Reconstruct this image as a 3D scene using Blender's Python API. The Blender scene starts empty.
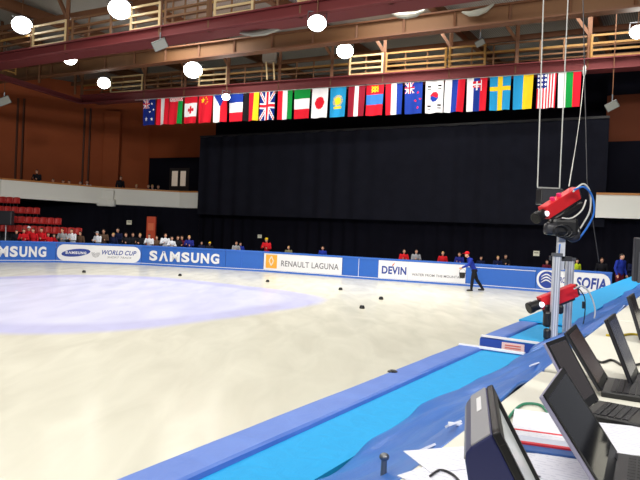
import bpy, bmesh, math, random
from mathutils import Vector, Matrix, Euler
random.seed(7)
C = bpy.context.scene.collection
PI = math.pi

# ------------------------------------------------------------------ helpers
def lin(c):
    c = c / 255.0
    return c / 12.92 if c <= 0.04045 else ((c + 0.055) / 1.055) ** 2.4
def rgb(r, g, b): return (lin(r), lin(g), lin(b), 1)
_m = {}
def mat(name, col, rough=0.6, metal=0.0, emit=0.0, spec=0.5, var=0.06, scale=8.0, bump=0.0):
    if name in _m: return _m[name]
    m = bpy.data.materials.new(name); m.use_nodes = True
    nt = m.node_tree; b = nt.nodes['Principled BSDF']
    col = rgb(*col)
    b.inputs['Roughness'].default_value = rough
    b.inputs['Metallic'].default_value = metal
    b.inputs['Specular IOR Level'].default_value = spec
    n = nt.nodes.new('ShaderNodeTexNoise'); n.inputs['Scale'].default_value = scale
    n.inputs['Detail'].default_value = 3
    tc = nt.nodes.new('ShaderNodeTexCoord'); nt.links.new(tc.outputs['Object'], n.inputs['Vector'])
    mx = nt.nodes.new('ShaderNodeMix'); mx.data_type = 'RGBA'
    mx.inputs['A'].default_value = tuple(c * (1 - var) for c in col[:3]) + (1,)
    mx.inputs['B'].default_value = tuple(min(1, c * (1 + var)) for c in col[:3]) + (1,)
    nt.links.new(n.outputs['Fac'], mx.inputs['Factor'])
    nt.links.new(mx.outputs['Result'], b.inputs['Base Color'])
    if emit:
        b.inputs['Emission Color'].default_value = col
        b.inputs['Emission Strength'].default_value = emit
    if bump:
        bp = nt.nodes.new('ShaderNodeBump'); bp.inputs['Strength'].default_value = bump
        bp.inputs['Distance'].default_value = 0.02
        nt.links.new(n.outputs['Fac'], bp.inputs['Height']); nt.links.new(bp.outputs['Normal'], b.inputs['Normal'])
    _m[name] = m
    return m

class MB:
    def __init__(s): s.v = []; s.f = []; s.mi = []
    def add(s, vs, fs, mi=0):
        o = len(s.v); s.v += [Vector(v) for v in vs]
        for f in fs: s.f.append([i + o for i in f]); s.mi.append(mi)
    def box(s, c, size, M=None, mi=0, bev=0.0):
        bm = bmesh.new(); bmesh.ops.create_cube(bm, size=1)
        for v in bm.verts: v.co = Vector((v.co.x * size[0], v.co.y * size[1], v.co.z * size[2]))
        if bev: bmesh.ops.bevel(bm, geom=bm.edges[:], offset=bev, segments=2, affect='EDGES', profile=0.5)
        bm.verts.index_update()
        vs = [v.co + Vector(c) for v in bm.verts]
        if M is not None: vs = [M @ v for v in vs]
        s.add(vs, [[v.index for v in f.verts] for f in bm.faces], mi); bm.free(); return s
    def beam(s, a, b, w, h=None, mi=0, up=Vector((0, 0, 1))):
        a = Vector(a); b = Vector(b); h = h or w; d = (b - a)
        if d.length < 1e-6: return s
        d.normalize(); x = d.cross(up)
        if x.length < 1e-3: x = Vector((1, 0, 0))
        x.normalize(); y = x.cross(d)
        vs = [p + x * sx * w / 2 + y * sy * h / 2 for p in (a, b) for sx, sy in ((-1, -1), (1, -1), (1, 1), (-1, 1))]
        s.add(vs, [(0, 1, 2, 3), (7, 6, 5, 4), (0, 4, 5, 1), (1, 5, 6, 2), (2, 6, 7, 3), (3, 7, 4, 0)], mi); return s
    def tube(s, pts, r, n=8, mi=0, caps=True):
        pts = [Vector(p) for p in pts]; rs = r if isinstance(r, (list, tuple)) else [r] * len(pts)
        vs = []; x = None
        for i, p in enumerate(pts):
            d = (pts[min(i + 1, len(pts) - 1)] - pts[max(i - 1, 0)]).normalized()
            if x is None:
                x = d.cross(Vector((0, 0, 1)))
                if x.length < 1e-2: x = Vector((1, 0, 0))
            x = (x - d * x.dot(d)).normalized(); y = d.cross(x)
            for k in range(n):
                a = 2 * PI * k / n; vs.append(p + (x * math.cos(a) + y * math.sin(a)) * rs[i])
        fs = []
        for i in range(len(pts) - 1):
            for k in range(n):
                fs.append((i * n + k, i * n + (k + 1) % n, (i + 1) * n + (k + 1) % n, (i + 1) * n + k))
        if caps: fs.append(list(range(n))[::-1]); fs.append([(len(pts) - 1) * n + k for k in range(n)])
        s.add(vs, fs, mi); return s
    def ell(s, c, r, M=None, nu=16, nv=10, mi=0):
        vs = []; fs = []
        for j in range(nv + 1):
            t = PI * j / nv
            for k in range(nu):
                a = 2 * PI * k / nu
                v = Vector((r[0] * math.sin(t) * math.cos(a), r[1] * math.sin(t) * math.sin(a), r[2] * math.cos(t)))
                vs.append((M @ v if M is not None else v) + Vector(c))
        for j in range(nv):
            for k in range(nu):
                fs.append((j * nu + k, (j + 1) * nu + k, (j + 1) * nu + (k + 1) % nu, j * nu + (k + 1) % nu))
        s.add(vs, fs, mi); return s
    def build(s, name, mats, parent=None, smooth=False, origin=None):
        me = bpy.data.meshes.new(name)
        if origin is None and parent is None and s.v:
            xs = [v.x for v in s.v]; ys = [v.y for v in s.v]; zs = [v.z for v in s.v]
            origin = Vector(((min(xs) + max(xs)) / 2, (min(ys) + max(ys)) / 2, min(zs)))
        if origin is None and parent is not None: origin = Vector((0, 0, 0))
        vs = [v - origin for v in s.v]
        if parent is not None:
            inv = WM[parent.name].inverted() if parent.name in WM else Matrix()
            vs = [inv @ v for v in vs]
        me.from_pydata(vs, [], s.f)
        mats = mats if isinstance(mats, (list, tuple)) else [mats]
        for m in mats: me.materials.append(m)
        if len(mats) > 1:
            for p, i in zip(me.polygons, s.mi): p.material_index = i
        bm = bmesh.new(); bm.from_mesh(me); bmesh.ops.remove_doubles(bm, verts=bm.verts, dist=1e-6)
        bmesh.ops.recalc_face_normals(bm, faces=bm.faces); bm.to_mesh(me); bm.free()
        if smooth:
            for p in me.polygons: p.use_smooth = True
        o = bpy.data.objects.new(name, me); C.objects.link(o)
        if parent is not None: o.parent = parent; WM[o.name] = WM.get(parent.name, Matrix())
        else: o.location = origin
        return o
WM = {}     # world matrices of empties that parent world-space meshes
def tag(o, label=None, cat=None, group=None, kind=None):
    for k, v in (('label', label), ('category', cat), ('group', group), ('kind', kind)):
        if v: o[k] = v
    return o
def thing(name, label, cat, loc=(0, 0, 0), group=None, M=None):
    o = bpy.data.objects.new(name, None); C.objects.link(o); o.empty_display_size = 0.1
    if M is None: M = Matrix.Translation(Vector(loc))
    o.matrix_world = M; WM[o.name] = M.copy()
    return tag(o, label, cat, group)
def dup(root, M):
    r = root.copy(); C.objects.link(r); r.matrix_world = M
    for k in ('label', 'group'):
        if k in r: del r[k]
    for ch in list(root.children):
        c = ch.copy(); C.objects.link(c); c.parent = r
        for g in list(ch.children):
            d = g.copy(); C.objects.link(d); d.parent = c
    return r
def struct(o): o['kind'] = 'structure'; return o

# ------------------------------------------------------------------ camera
F = 620.0; HC = 2.4
ROLL = math.radians(2.6); PITCH = math.atan(7 / F)
R = Matrix.Rotation(PI / 2 - PITCH, 3, 'X') @ Matrix.Rotation(ROLL, 3, 'Z')
cam = bpy.data.cameras.new('camera'); cam.sensor_width = 36; cam.lens = 36 * F / 640; cam.clip_start = 0.05; cam.clip_end = 300
co = bpy.data.objects.new('camera', cam); C.objects.link(co)
co.matrix_world = Matrix.Translation((0, 0, HC)) @ R.to_4x4()
bpy.context.scene.camera = co
def ray(px, py): return R @ Vector(((px - 320) / F, -(py - 240) / F, -1))
def G(px, py, z=0.0):
    d = ray(px, py); return Vector((0, 0, HC)) + d * ((z - HC) / d.z)
def D(px, py, Y):
    d = ray(px, py); return Vector((0, 0, HC)) + d * (Y / d.y)
def onl(px, py, P, Q, z=None):
    """where the sight line of a pixel meets the vertical plane through P and Q"""
    d = ray(px, py); n = Vector((-(Q - P).y, (Q - P).x, 0)); t = n.dot(P - Vector((0, 0, HC))) / n.dot(d)
    p = Vector((0, 0, HC)) + d * t
    if z is not None: p.z = z
    return p
AZ = math.radians(31.5)
dv = Vector((math.sin(AZ), math.cos(AZ), 0)); nv = Vector((math.cos(AZ), -math.sin(AZ), 0)); UP = Vector((0, 0, 1))
def TS(t, s, z): return dv * t + nv * s + UP * z      # rink coordinates: t along the near side, s across it
RM = Matrix((( nv.x, dv.x, 0, 0), (nv.y, dv.y, 0, 0), (0, 0, 1, 0), (0, 0, 0, 1)))  # local x = s, y = t

# ------------------------------------------------------------------ materials
M_blue = mat('board_blue', (38, 98, 190), 0.5)
M_rail = mat('board_rail_blue', (50, 105, 200), 0.5)
M_white = mat('panel_white', (232, 232, 236), 0.5, var=0.02)
M_logo = mat('logo_blue', (28, 60, 150), 0.5)
M_grey_ink = mat('grey_ink', (110, 110, 118), 0.6)
M_orange = mat('emblem_orange', (240, 170, 60), 0.5)
M_black = mat('black_plastic', (20, 20, 23), 0.4)
M_dark = mat('dark_grey', (38, 38, 44), 0.45)
M_curt = mat('black_curtain', (29, 30, 39), 0.95, spec=0.05, scale=1.5, var=0.25)
M_back = mat('black_backdrop', (22, 22, 31), 0.95, spec=0.05, scale=1.0, var=0.25)
M_rust = mat('red_steel', (104, 34, 36), 0.7)
M_tan = mat('tan_steel', (112, 77, 46), 0.7)
M_brown = mat('brown_steel', (105, 66, 38), 0.65)
M_cream = mat('rail_cream_lit', (205, 180, 132), 0.5)  # paler rail tone standing for lamplight on the steel
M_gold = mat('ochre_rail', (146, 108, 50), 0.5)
M_alu = mat('aluminium', (205, 208, 216), 0.4, 0.1, var=0.03)
M_red = mat('camera_red', (205, 30, 38), 0.45)
M_redseat = mat('seat_red', (176, 38, 34), 0.5)
M_lamp = mat('lamp_glow', (255, 255, 245), 0.5, emit=22)
M_paper = mat('paper', (226, 228, 238), 0.7, var=0.02)
M_navy = mat('navy_lid', (44, 48, 92), 0.35)
M_table = mat('table_top', (222, 220, 208), 0.5, var=0.03)
M_steel = mat('steel_leg', (120, 122, 126), 0.4, 0.8)
M_cable_w = mat('cable_white', (200, 200, 195), 0.5)
M_cable_b = mat('cable_blue', (40, 110, 200), 0.5)
M_cable_g = mat('cable_green', (50, 130, 100), 0.5)
M_ydrk = mat('yellow_cable', (205, 180, 40), 0.5)

def node_mat(name, rough, spec=0.5):
    m = bpy.data.materials.new(name); m.use_nodes = True; nt = m.node_tree; b = nt.nodes['Principled BSDF']
    b.inputs['Roughness'].default_value = rough; b.inputs['Specular IOR Level'].default_value = spec
    return m, nt, b
def math_n(nt, op, a, b=None):
    n = nt.nodes.new('ShaderNodeMath'); n.operation = op
    for i, x in enumerate((a, b)):
        if x is None: continue
        if isinstance(x, (int, float)): n.inputs[i].default_value = x
        else: nt.links.new(x, n.inputs[i])
    return n.outputs[0]
def mixc(nt, f, a, b):
    mx = nt.nodes.new('ShaderNodeMix'); mx.data_type = 'RGBA'
    for k, x in (('Factor', f), ('A', a), ('B', b)):
        if isinstance(x, (int, float, tuple)): mx.inputs[k].default_value = x
        else: nt.links.new(x, mx.inputs[k])
    return mx.outputs['Result']

# ice: warm white with a blue-tinted rounded infield and scratches
def make_ice():
    m, nt, b = node_mat('rink_ice', 0.16, 0.16); b.inputs['IOR'].default_value = 1.31
    tc = nt.nodes.new('ShaderNodeTexCoord')
    mp = nt.nodes.new('ShaderNodeMapping'); mp.vector_type = 'TEXTURE'
    mp.inputs['Rotation'].default_value = (0, 0, -AZ); mp.inputs['Location'].default_value = (-7.85, 20.9, 0)
    nt.links.new(tc.outputs['Object'], mp.inputs['Vector'])
    sx = nt.nodes.new('ShaderNodeSeparateXYZ'); nt.links.new(mp.outputs[0], sx.inputs[0])
    nz = nt.nodes.new('ShaderNodeTexNoise'); nz.inputs['Scale'].default_value = 0.25; nz.inputs['Detail'].default_value = 5
    nt.links.new(tc.outputs['Object'], nz.inputs['Vector'])
    wob = math_n(nt, 'MULTIPLY', math_n(nt, 'SUBTRACT', nz.outputs['Fac'], 0.5), 0.35)
    def rad(ax, ay):
        x4 = math_n(nt, 'POWER', math_n(nt, 'ABSOLUTE', math_n(nt, 'DIVIDE', sx.outputs[0], ax)), 3.4)
        y4 = math_n(nt, 'POWER', math_n(nt, 'ABSOLUTE', math_n(nt, 'DIVIDE', sx.outputs[1], ay)), 3.4)
        return math_n(nt, 'ADD', math_n(nt, 'ADD', x4, y4), wob)
    def ramp(v, lo, hi):
        r = nt.nodes.new('ShaderNodeMapRange'); nt.links.new(v, r.inputs[0])
        r.inputs[1].default_value = lo; r.inputs[2].default_value = hi; r.inputs[3].default_value = 1; r.inputs[4].default_value = 0
        return r.outputs[0]
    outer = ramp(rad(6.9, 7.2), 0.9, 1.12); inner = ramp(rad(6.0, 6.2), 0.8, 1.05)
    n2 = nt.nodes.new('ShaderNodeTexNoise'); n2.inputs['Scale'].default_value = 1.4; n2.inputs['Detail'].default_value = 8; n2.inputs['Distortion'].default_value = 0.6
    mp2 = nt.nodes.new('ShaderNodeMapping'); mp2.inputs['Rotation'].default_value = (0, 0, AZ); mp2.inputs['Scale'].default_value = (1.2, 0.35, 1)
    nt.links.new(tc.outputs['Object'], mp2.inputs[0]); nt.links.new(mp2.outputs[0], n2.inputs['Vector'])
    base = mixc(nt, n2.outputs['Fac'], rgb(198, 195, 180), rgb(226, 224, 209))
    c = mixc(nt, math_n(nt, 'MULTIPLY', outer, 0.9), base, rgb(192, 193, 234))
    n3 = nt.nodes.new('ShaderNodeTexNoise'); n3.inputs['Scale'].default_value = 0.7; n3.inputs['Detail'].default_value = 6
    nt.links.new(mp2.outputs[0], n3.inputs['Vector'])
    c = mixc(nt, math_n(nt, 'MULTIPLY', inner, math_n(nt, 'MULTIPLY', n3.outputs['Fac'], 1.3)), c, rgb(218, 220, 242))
    nt.links.new(c, b.inputs['Base Color'])
    rr = nt.nodes.new('ShaderNodeMapRange'); nt.links.new(n2.outputs['Fac'], rr.inputs[0])
    rr.inputs[3].default_value = 0.14; rr.inputs[4].default_value = 0.30; nt.links.new(rr.outputs[0], b.inputs['Roughness'])
    bp = nt.nodes.new('ShaderNodeBump'); bp.inputs['Strength'].default_value = 0.05; bp.inputs['Distance'].default_value = 0.01
    n4 = nt.nodes.new('ShaderNodeTexNoise'); n4.inputs['Scale'].default_value = 6; nt.links.new(tc.outputs['Object'], n4.inputs['Vector'])
    nt.links.new(n4.outputs['Fac'], bp.inputs['Height']); nt.links.new(bp.outputs[0], b.inputs['Normal'])
    return m
def make_vinyl(name, c1, c2, sc=2.2, strength=0.6, rough=0.32, dist=0.05):
    m, nt, b = node_mat(name, rough, 0.5)
    tc = nt.nodes.new('ShaderNodeTexCoord'); n = nt.nodes.new('ShaderNodeTexNoise'); n.inputs['Scale'].default_value = sc
    n.inputs['Detail'].default_value = 4; n.inputs['Distortion'].default_value = 1.2
    nt.links.new(tc.outputs['Object'], n.inputs['Vector'])
    nt.links.new(mixc(nt, n.outputs['Fac'], rgb(*c1), rgb(*c2)), b.inputs['Base Color'])
    bp = nt.nodes.new('ShaderNodeBump'); bp.inputs['Strength'].default_value = strength; bp.inputs['Distance'].default_value = dist
    nt.links.new(n.outputs['Fac'], bp.inputs['Height']); nt.links.new(bp.outputs[0], b.inputs['Normal'])
    return m
def make_corrug(name, c1, c2, scale, rot):
    m, nt, b = node_mat(name, 0.7, 0.2)
    tc = nt.nodes.new('ShaderNodeTexCoord'); mp = nt.nodes.new('ShaderNodeMapping'); mp.inputs['Rotation'].default_value = (0, 0, rot)
    w = nt.nodes.new('ShaderNodeTexWave'); w.inputs['Scale'].default_value = scale; w.bands_direction = 'X'
    nt.links.new(tc.outputs['Object'], mp.inputs[0]); nt.links.new(mp.outputs[0], w.inputs['Vector'])
    nt.links.new(mixc(nt, w.outputs['Fac'], rgb(*c1), rgb(*c2)), b.inputs['Base Color'])
    return m
def make_wallpanel(name, c1, c2, sc=0.5):
    m, nt, b = node_mat(name, 0.7, 0.2)
    tc = nt.nodes.new('ShaderNodeTexCoord'); br = nt.nodes.new('ShaderNodeTexNoise'); br.inputs['Scale'].default_value = sc; br.inputs['Detail'].default_value = 4
    nt.links.new(tc.outputs['Object'], br.inputs['Vector'])
    nt.links.new(mixc(nt, br.outputs['Fac'], rgb(*c1), rgb(*c2)), b.inputs['Base Color'])
    return m
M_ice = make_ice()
M_pad = make_vinyl('pad_blue', (78, 112, 192), (98, 134, 212), 3, 0.25, 0.5)
M_cyan = make_vinyl('cyan_runner', (0, 146, 208), (14, 164, 226), 9, 0.15, 0.75)
M_drape = make_vinyl('drape_blue', (40, 96, 182), (62, 124, 208), 1.6, 0.45, 0.34, 0.04)
M_ceil = make_corrug('ceiling_deck', (120, 117, 110), (165, 162, 154), 3.0, AZ)
M_wall = make_wallpanel('brown_wall', (152, 74, 40), (176, 92, 52))
M_fascia = make_wallpanel('balcony_white', (240, 240, 232), (248, 248, 240))
M_floor = make_wallpanel('dark_floor', (50, 50, 52), (62, 62, 64), 1.0)

# curtains get soft vertical folds in real geometry
def curtain(name, P, Q, z0, z1, m, amp=0.12, pitch=0.9, both=None):
    b = MB(); L = (Q - P).length; n = int(L / 0.15); u = (Q - P).normalized(); nn = Vector((-u.y, u.x, 0))
    vs = []
    for i in range(n + 1):
        x = L * i / n
        o = amp * math.sin(x * 2 * PI / pitch) * (0.6 + 0.4 * math.sin(x * 0.7))
        p = P + u * x + nn * o
        vs += [Vector((p.x, p.y, z0)), Vector((p.x, p.y, z1))]
    b.add(vs, [(2 * i, 2 * i + 2, 2 * i + 3, 2 * i + 1) for i in range(n)])
    return b.build(name, m, smooth=True)

# ------------------------------------------------------------------ lettering
def text_me(body, w, h, bold=0.0, shear=0.0, name='lettering', ext=0.004):
    sp = 1.22 if body.startswith('SΛ') else 1.06
    cu = bpy.data.curves.new(name, 'FONT'); cu.body = body; cu.size = 1; cu.offset = bold; cu.shear = shear
    cu.space_character = sp
    o = bpy.data.objects.new(name + '_tmp', cu); C.objects.link(o)
    dg = bpy.context.evaluated_depsgraph_get(); dg.update()
    me = bpy.data.meshes.new_from_object(o.evaluated_get(dg)); bpy.data.objects.remove(o)
    xs = [v.co.x for v in me.vertices]; ys = [v.co.y for v in me.vertices]
    x0, x1, y0, y1 = min(xs), max(xs), min(ys), max(ys)
    for v in me.vertices:
        v.co = ((v.co.x - (x0 + x1) / 2) * w / (x1 - x0), (v.co.y - (y0 + y1) / 2) * h / (y1 - y0), 0)
    me.name = name
    return me
def put_text(body, Mx, w, h, m, parent, bold=0.0, shear=0.0, name='lettering'):
    me = text_me(body, w, h, bold, shear, name); me.materials.clear(); me.materials.append(m)
    inv = WM[parent.name].inverted()
    me.transform(inv @ Mx)
    o = bpy.data.objects.new(name, me); C.objects.link(o); o.parent = parent; return o
def put_block(Mx, w, h, m, parent):
    """seven heavy block letters spaced by hand"""
    chars = (('S', 1.0), ('Λ', 1.18), ('M', 1.25), ('S', 1.0), ('U', 1.0), ('N', 1.05), ('G', 1.05)); gap = .20
    tot = sum(c[1] for c in chars) + gap * 6; k = w / tot; x = -w / 2; b = MB()
    for ch, cw in chars:
        me = text_me(ch, cw * k, h, .045); cx = x + cw * k / 2
        b.add([Mx @ Vector((v.co.x + cx, v.co.y, 0)) for v in me.vertices], [tuple(p.vertices) for p in me.polygons]); x += (cw + gap) * k
    return b.build('lettering', m, parent)
def frame(P, Q, u, z, off):
    """matrix on the face of a board P-Q: x along, y up, z out to the rink"""
    x = (Q - P); x.z = 0; x.normalize(); nn = Vector((x.y, -x.x, 0))
    o = P + x * u + nn * off; o.z = P.z + z
    return Matrix(((x.x, 0, nn.x, o.x), (x.y, 0, nn.y, o.y), (0, 1, 0, o.z), (0, 0, 0, 1)))
def flat_shape(pts, Mx, depth=0.006):
    b = MB(); n = len(pts)
    vs = [Mx @ Vector((x, y, 0)) for x, y in pts] + [Mx @ Vector((x, y, depth)) for x, y in pts]
    fs = [list(range(n))[::-1], [n + i for i in range(n)]] + [(i, (i + 1) % n, n + (i + 1) % n, n + i) for i in range(n)]
    b.add(vs, fs); return b
def rrect(w, h, r, n=8):
    pts = []
    for cx, cy, a0 in ((w / 2 - r, h / 2 - r, 0), (-w / 2 + r, h / 2 - r, 90), (-w / 2 + r, -h / 2 + r, 180), (w / 2 - r, -h / 2 + r, 270)):
        for k in range(n + 1):
            a = math.radians(a0 + 90 * k / n); pts.append((cx + r * math.cos(a), cy + r * math.sin(a)))
    return pts
def oval(rx, ry, rot=0, n=32, cx=0, cy=0):
    return [(cx + rx * math.cos(a) * math.cos(rot) - ry * math.sin(a) * math.sin(rot),
             cy + rx * math.cos(a) * math.sin(rot) + ry * math.sin(a) * math.cos(rot)) for a in [2 * PI * k / n for k in range(n)]]

# ------------------------------------------------------------------ shell
BP = [(-70, 264.5), (0, 262.3), (55.5, 262.3), (141, 265), (225, 269.6), (263, 271.7), (342, 277.5), (378, 280.2), (465, 286), (535, 291.4), (611, 298)]
BW = [G(x, y, 0) for x, y in BP]
def shift(P, k): return Vector((P.x, P.y + k, 0))
fl = MB(); fl.box((0, 20, -0.16), (90, 90, 0.3)); struct(fl.build('floor', M_floor))
ice_poly = [Vector((-30, BW[0].y - 1, 0))] + [p for p in BW] + [TS(31, -2.3, 0), TS(-6, -2.3, 0), Vector((-30, -5, 0))]
ib = MB(); n = len(ice_poly)
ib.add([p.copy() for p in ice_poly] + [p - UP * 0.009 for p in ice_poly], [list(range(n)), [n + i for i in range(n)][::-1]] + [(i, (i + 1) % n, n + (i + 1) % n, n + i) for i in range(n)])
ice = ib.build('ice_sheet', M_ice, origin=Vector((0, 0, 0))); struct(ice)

# the end wall line (perpendicular to the near side)
def wallbox(name, P, Q, z0, z1, m, th=0.3):
    b = MB(); u = (Q - P).normalized(); nn = Vector((-u.y, u.x, 0))
    vs = [Vector((p.x, p.y, z)) for z in (z0, z1) for p in (P, Q, Q + nn * th, P + nn * th)]
    b.add(vs, [(0, 1, 2, 3), (4, 5, 6, 7), (0, 1, 5, 4), (1, 2, 6, 5), (2, 3, 7, 6), (3, 0, 4, 7)])
    return struct(b.build(name, m))
WL0 = D(-160, 200, 41); WL1 = D(148, 160, 52.5); WR = D(760, 200, 33)
for p in (WL0, WL1, WR): p.z = 0
wallbox('wall_left', WL0, WL1, -0.01, 13.6, M_wall)
wallbox('wall_back', WL1, WR, -0.01, 13.6, M_wall)
# pilasters and conduits on the left wall
for px, w in ((112, 1.3),):
    p = onl(px, 150, WL0 - Vector((0, 0.4, 0)), WL1 - Vector((0, 0.4, 0)), 0)
    b = MB(); b.box((p.x, p.y, 7.5), (w, 0.5, 8.0), bev=0.03); o = b.build('wall_pilaster', M_wall); tag(o, 'wide brown pilaster rising behind the left balcony', 'pillar')
for px in (19, 86):
    p = onl(px, 150, WL0 - Vector((0, 0.15, 0)), WL1 - Vector((0, 0.15, 0)), 0)
    b = MB(); b.box((p.x - 0.2, p.y, 8.0), (0.12, 0.16, 7.0)); b.box((p.x + 0.25, p.y, 8.0), (0.10, 0.16, 7.0))
    o = b.build('wall_conduit', mat('conduit_brown', (90, 52, 34), 0.6))
    tag(o, 'thin vertical conduit pair on the brown wall %s' % ('at the far left' if px == 19 else 'between the lamps and the pilaster'), 'conduit')
# black panel painting in recess shade above the curtain and the upper band
cz = 8.85
CP = D(199, 170, 44.5); CQ = D(607, 170, 31.3); CP.z = 0; CQ.z = 0
cdir = (CQ - CP).normalized()
back = Vector((0, 2.2, 0))
bb = wallbox('wall_upper_dark', onl(216, 125, CP + back * 2, CQ + back * 2, 0), onl(606, 125, CP + back * 2, CQ + back * 2, 0), 8.0, 13.0, M_back, 0.1)
b2 = onl(606, 125, CP + back, CQ + back, 0); b3 = onl(800, 125, CP + back, CQ + back, 0)
bb = wallbox('wall_right_dark', b2, b3, 3.8, 7.95, M_back, 0.1)
wallbox('wall_right_upper', b2, b3, 10.4, 13.0, M_back, 0.1)
wallbox('wall_right_brown', b2 + Vector((0, .02, 0)), b3 + Vector((0, .02, 0)), 7.95, 10.4, make_wallpanel('brown_wall_shaded', (95, 46, 26), (112, 56, 30)), 0.1)  # darker copy of the wall brown, its shading put into the colour
# doorway with lit glazed door on the balcony
W2 = (WR - WL1).normalized()
dm = MB(); P0 = onl(149, 178, WL1, WR, 4.0); P1 = onl(215, 178, WL1, WR, 4.0)
wallbox('recess_shade_panel', P0 - Vector((0, 0.12, 0)), P1 - Vector((0, 0.12, 0)), 4.0, 8.05, M_back, 0.05)  # flat black sheet standing in for the shade of a recess
dt = thing('door_1', None, None, onl(181, 178, WL1, WR, 4.0)); dt['kind'] = 'structure'
def wrect(px0, py0, px1, py1, off, m, name, parent, off2=0.05):
    A = WL1 - Vector((0, off, 0)); B = WR - Vector((0, off, 0))
    a = onl(px0, (py0 + py1) / 2, A, B); b_ = onl(px1, (py0 + py1) / 2, A, B)
    zt = onl((px0 + px1) / 2, py0, A, B).z; zb = onl((px0 + px1) / 2, py1, A, B).z
    q = MB(); q.beam((a.x, a.y, (zt + zb) / 2), (b_.x, b_.y, (zt + zb) / 2), off2, zt - zb); return q.build(name, m, parent)
wrect(169.5, 168, 189, 191, 0.2, mat('door_dark', (40, 34, 32)), 'door_panel', dt)
wrect(172, 171, 177.5, 186, 0.25, mat('door_glow', (225, 205, 185), emit=0.25), 'glass', dt)
wrect(180.5, 171, 185.5, 186, 0.25, mat('door_glow', (225, 205, 185)), 'glass', dt)

# ceiling
cb = MB(); cb.box((0, 22, 13.5), (90, 90, 0.2)); struct(cb.build('ceiling', M_ceil))

# balcony -----------------------------------------------------------------
ZB, ZT = 3.8, 4.95
def balcony(name, pts, label, inward):
    t = thing(name, label, 'balcony', (pts[0].x, pts[0].y, ZB))
    f = MB(); r = MB(); s = MB()
    for a, c in zip(pts[:-1], pts[1:]):
        f.beam((a.x, a.y, (ZB + ZT) / 2), (c.x, c.y, (ZB + ZT) / 2), 0.18, ZT - ZB)
        f.beam((a.x, a.y - 0.1, ZB + 0.07), (c.x, c.y - 0.1, ZB + 0.07), 0.12, 0.14)
        r.beam((a.x, a.y, ZT + 0.05), (c.x, c.y, ZT + 0.05), 0.34, 0.1)
        s.add([(a.x, a.y, ZB), (c.x, c.y, ZB), (c.x, c.y + inward, ZB), (a.x, a.y + inward, ZB), (a.x, a.y, ZB + .15), (c.x, c.y, ZB + .15), (c.x, c.y + inward, ZB + .15), (a.x, a.y + inward, ZB + .15)],
              [(0, 1, 2, 3), (4, 5, 6, 7), (0, 1, 5, 4), (2, 3, 7, 6), (1, 2, 6, 5), (0, 3, 7, 4)])
    f.build('parapet', M_fascia, t); r.build('handrail', mat('wood_rail', (196, 128, 60), 0.5), t); s.build('deck', M_dark, t)
    return t
def G0(px, Y, py=200): p = D(px, py, Y); p.z = 0; return p
bpts = [G0(-160, 37.5), G0(0, 40.6), G0(108, 45.3), G0(180, 46.3), G0(200, 45.5)]
bt = balcony('balcony', bpts, 'long white balcony with a wooden top rail under the brown wall at left', 6)
q = MB(); p = bpts[2]
q.box((p.x, p.y - 0.32, ZB + 0.10), (1.3, 0.5, 0.55), bev=0.1); q.box((p.x, p.y - 0.22, ZB + 0.55), (1.0, 0.3, .9), bev=.05); q.build('bracket', M_fascia, bt)
bptsr = [G0(596, 31.2), G0(780, 28.5)]
balcony('balcony', bptsr, 'short white balcony front at the right edge behind the red camera', 5)
# lower black backdrop and upper big curtain
tag(curtain('backdrop_curtain', G0(-160, 43.5), G0(200, 45.9), 0.0, 3.75, M_back), 'black drape closing the space under the left balcony', 'curtain')
LBP = G0(200, 46); LBQ = G0(800, 28.2)
tag(curtain('backdrop_curtain', LBP, LBQ, 0.0, 3.75, M_back), 'low black drape behind the boards under the big curtain', 'curtain')
tag(curtain('stage_curtain', CP, CQ, 3.35, cz, M_curt, 0.1, 1.3), 'huge black curtain hanging across the end wall above the boards', 'curtain')
b = MB(); b.beam(CP + UP * (cz + .05), CQ + UP * (cz + .05), 0.12); tag(b.build('curtain_rail', M_black), 'straight black pipe carrying the huge curtain', 'rail')
# small paper signs on the drape
for i, (px, py, w, lab) in enumerate(((130, 222.5, 5, 'small white paper notice on the drape above the left crowd'), (260, 236.3, 4, 'small white paper notice on the drape near the yellow-capped person'), (535, 253.3, 6, 'small cream paper notice on the drape left of the upper red camera'))):
    p = D(px, py, 45.2 if i == 0 else (42.5 if i == 1 else 32.4)); q = MB(); s_ = w / F * p.y
    q.box(p - Vector((0, 0.2, 0)), (s_, 0.01, s_ * 0.85)); q.box(p - Vector((0, 0.206, -s_ * .1)), (s_ * .7, 0.004, s_ * 0.12), mi=1)
    tag(q.build('paper_sign', [mat('sign_paper', (215, 212, 190), emit=0.12), M_dark]), lab, 'sign')  # paper emits a little, so the notices look lit
p = D(151, 236, 42.5); q = MB(); q.box((p.x, p.y, 1.55), (0.62, 0.3, 2.9), bev=0.05); q.box((p.x, p.y - 0.16, 2.3), (0.4, 0.03, 0.5), mi=1)
tag(q.build('display_stand', [mat('orange_stand', (200, 72, 36)), mat('orange_lit', (222, 110, 70))]), 'tall orange display stand behind the crowd', 'display')

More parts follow.
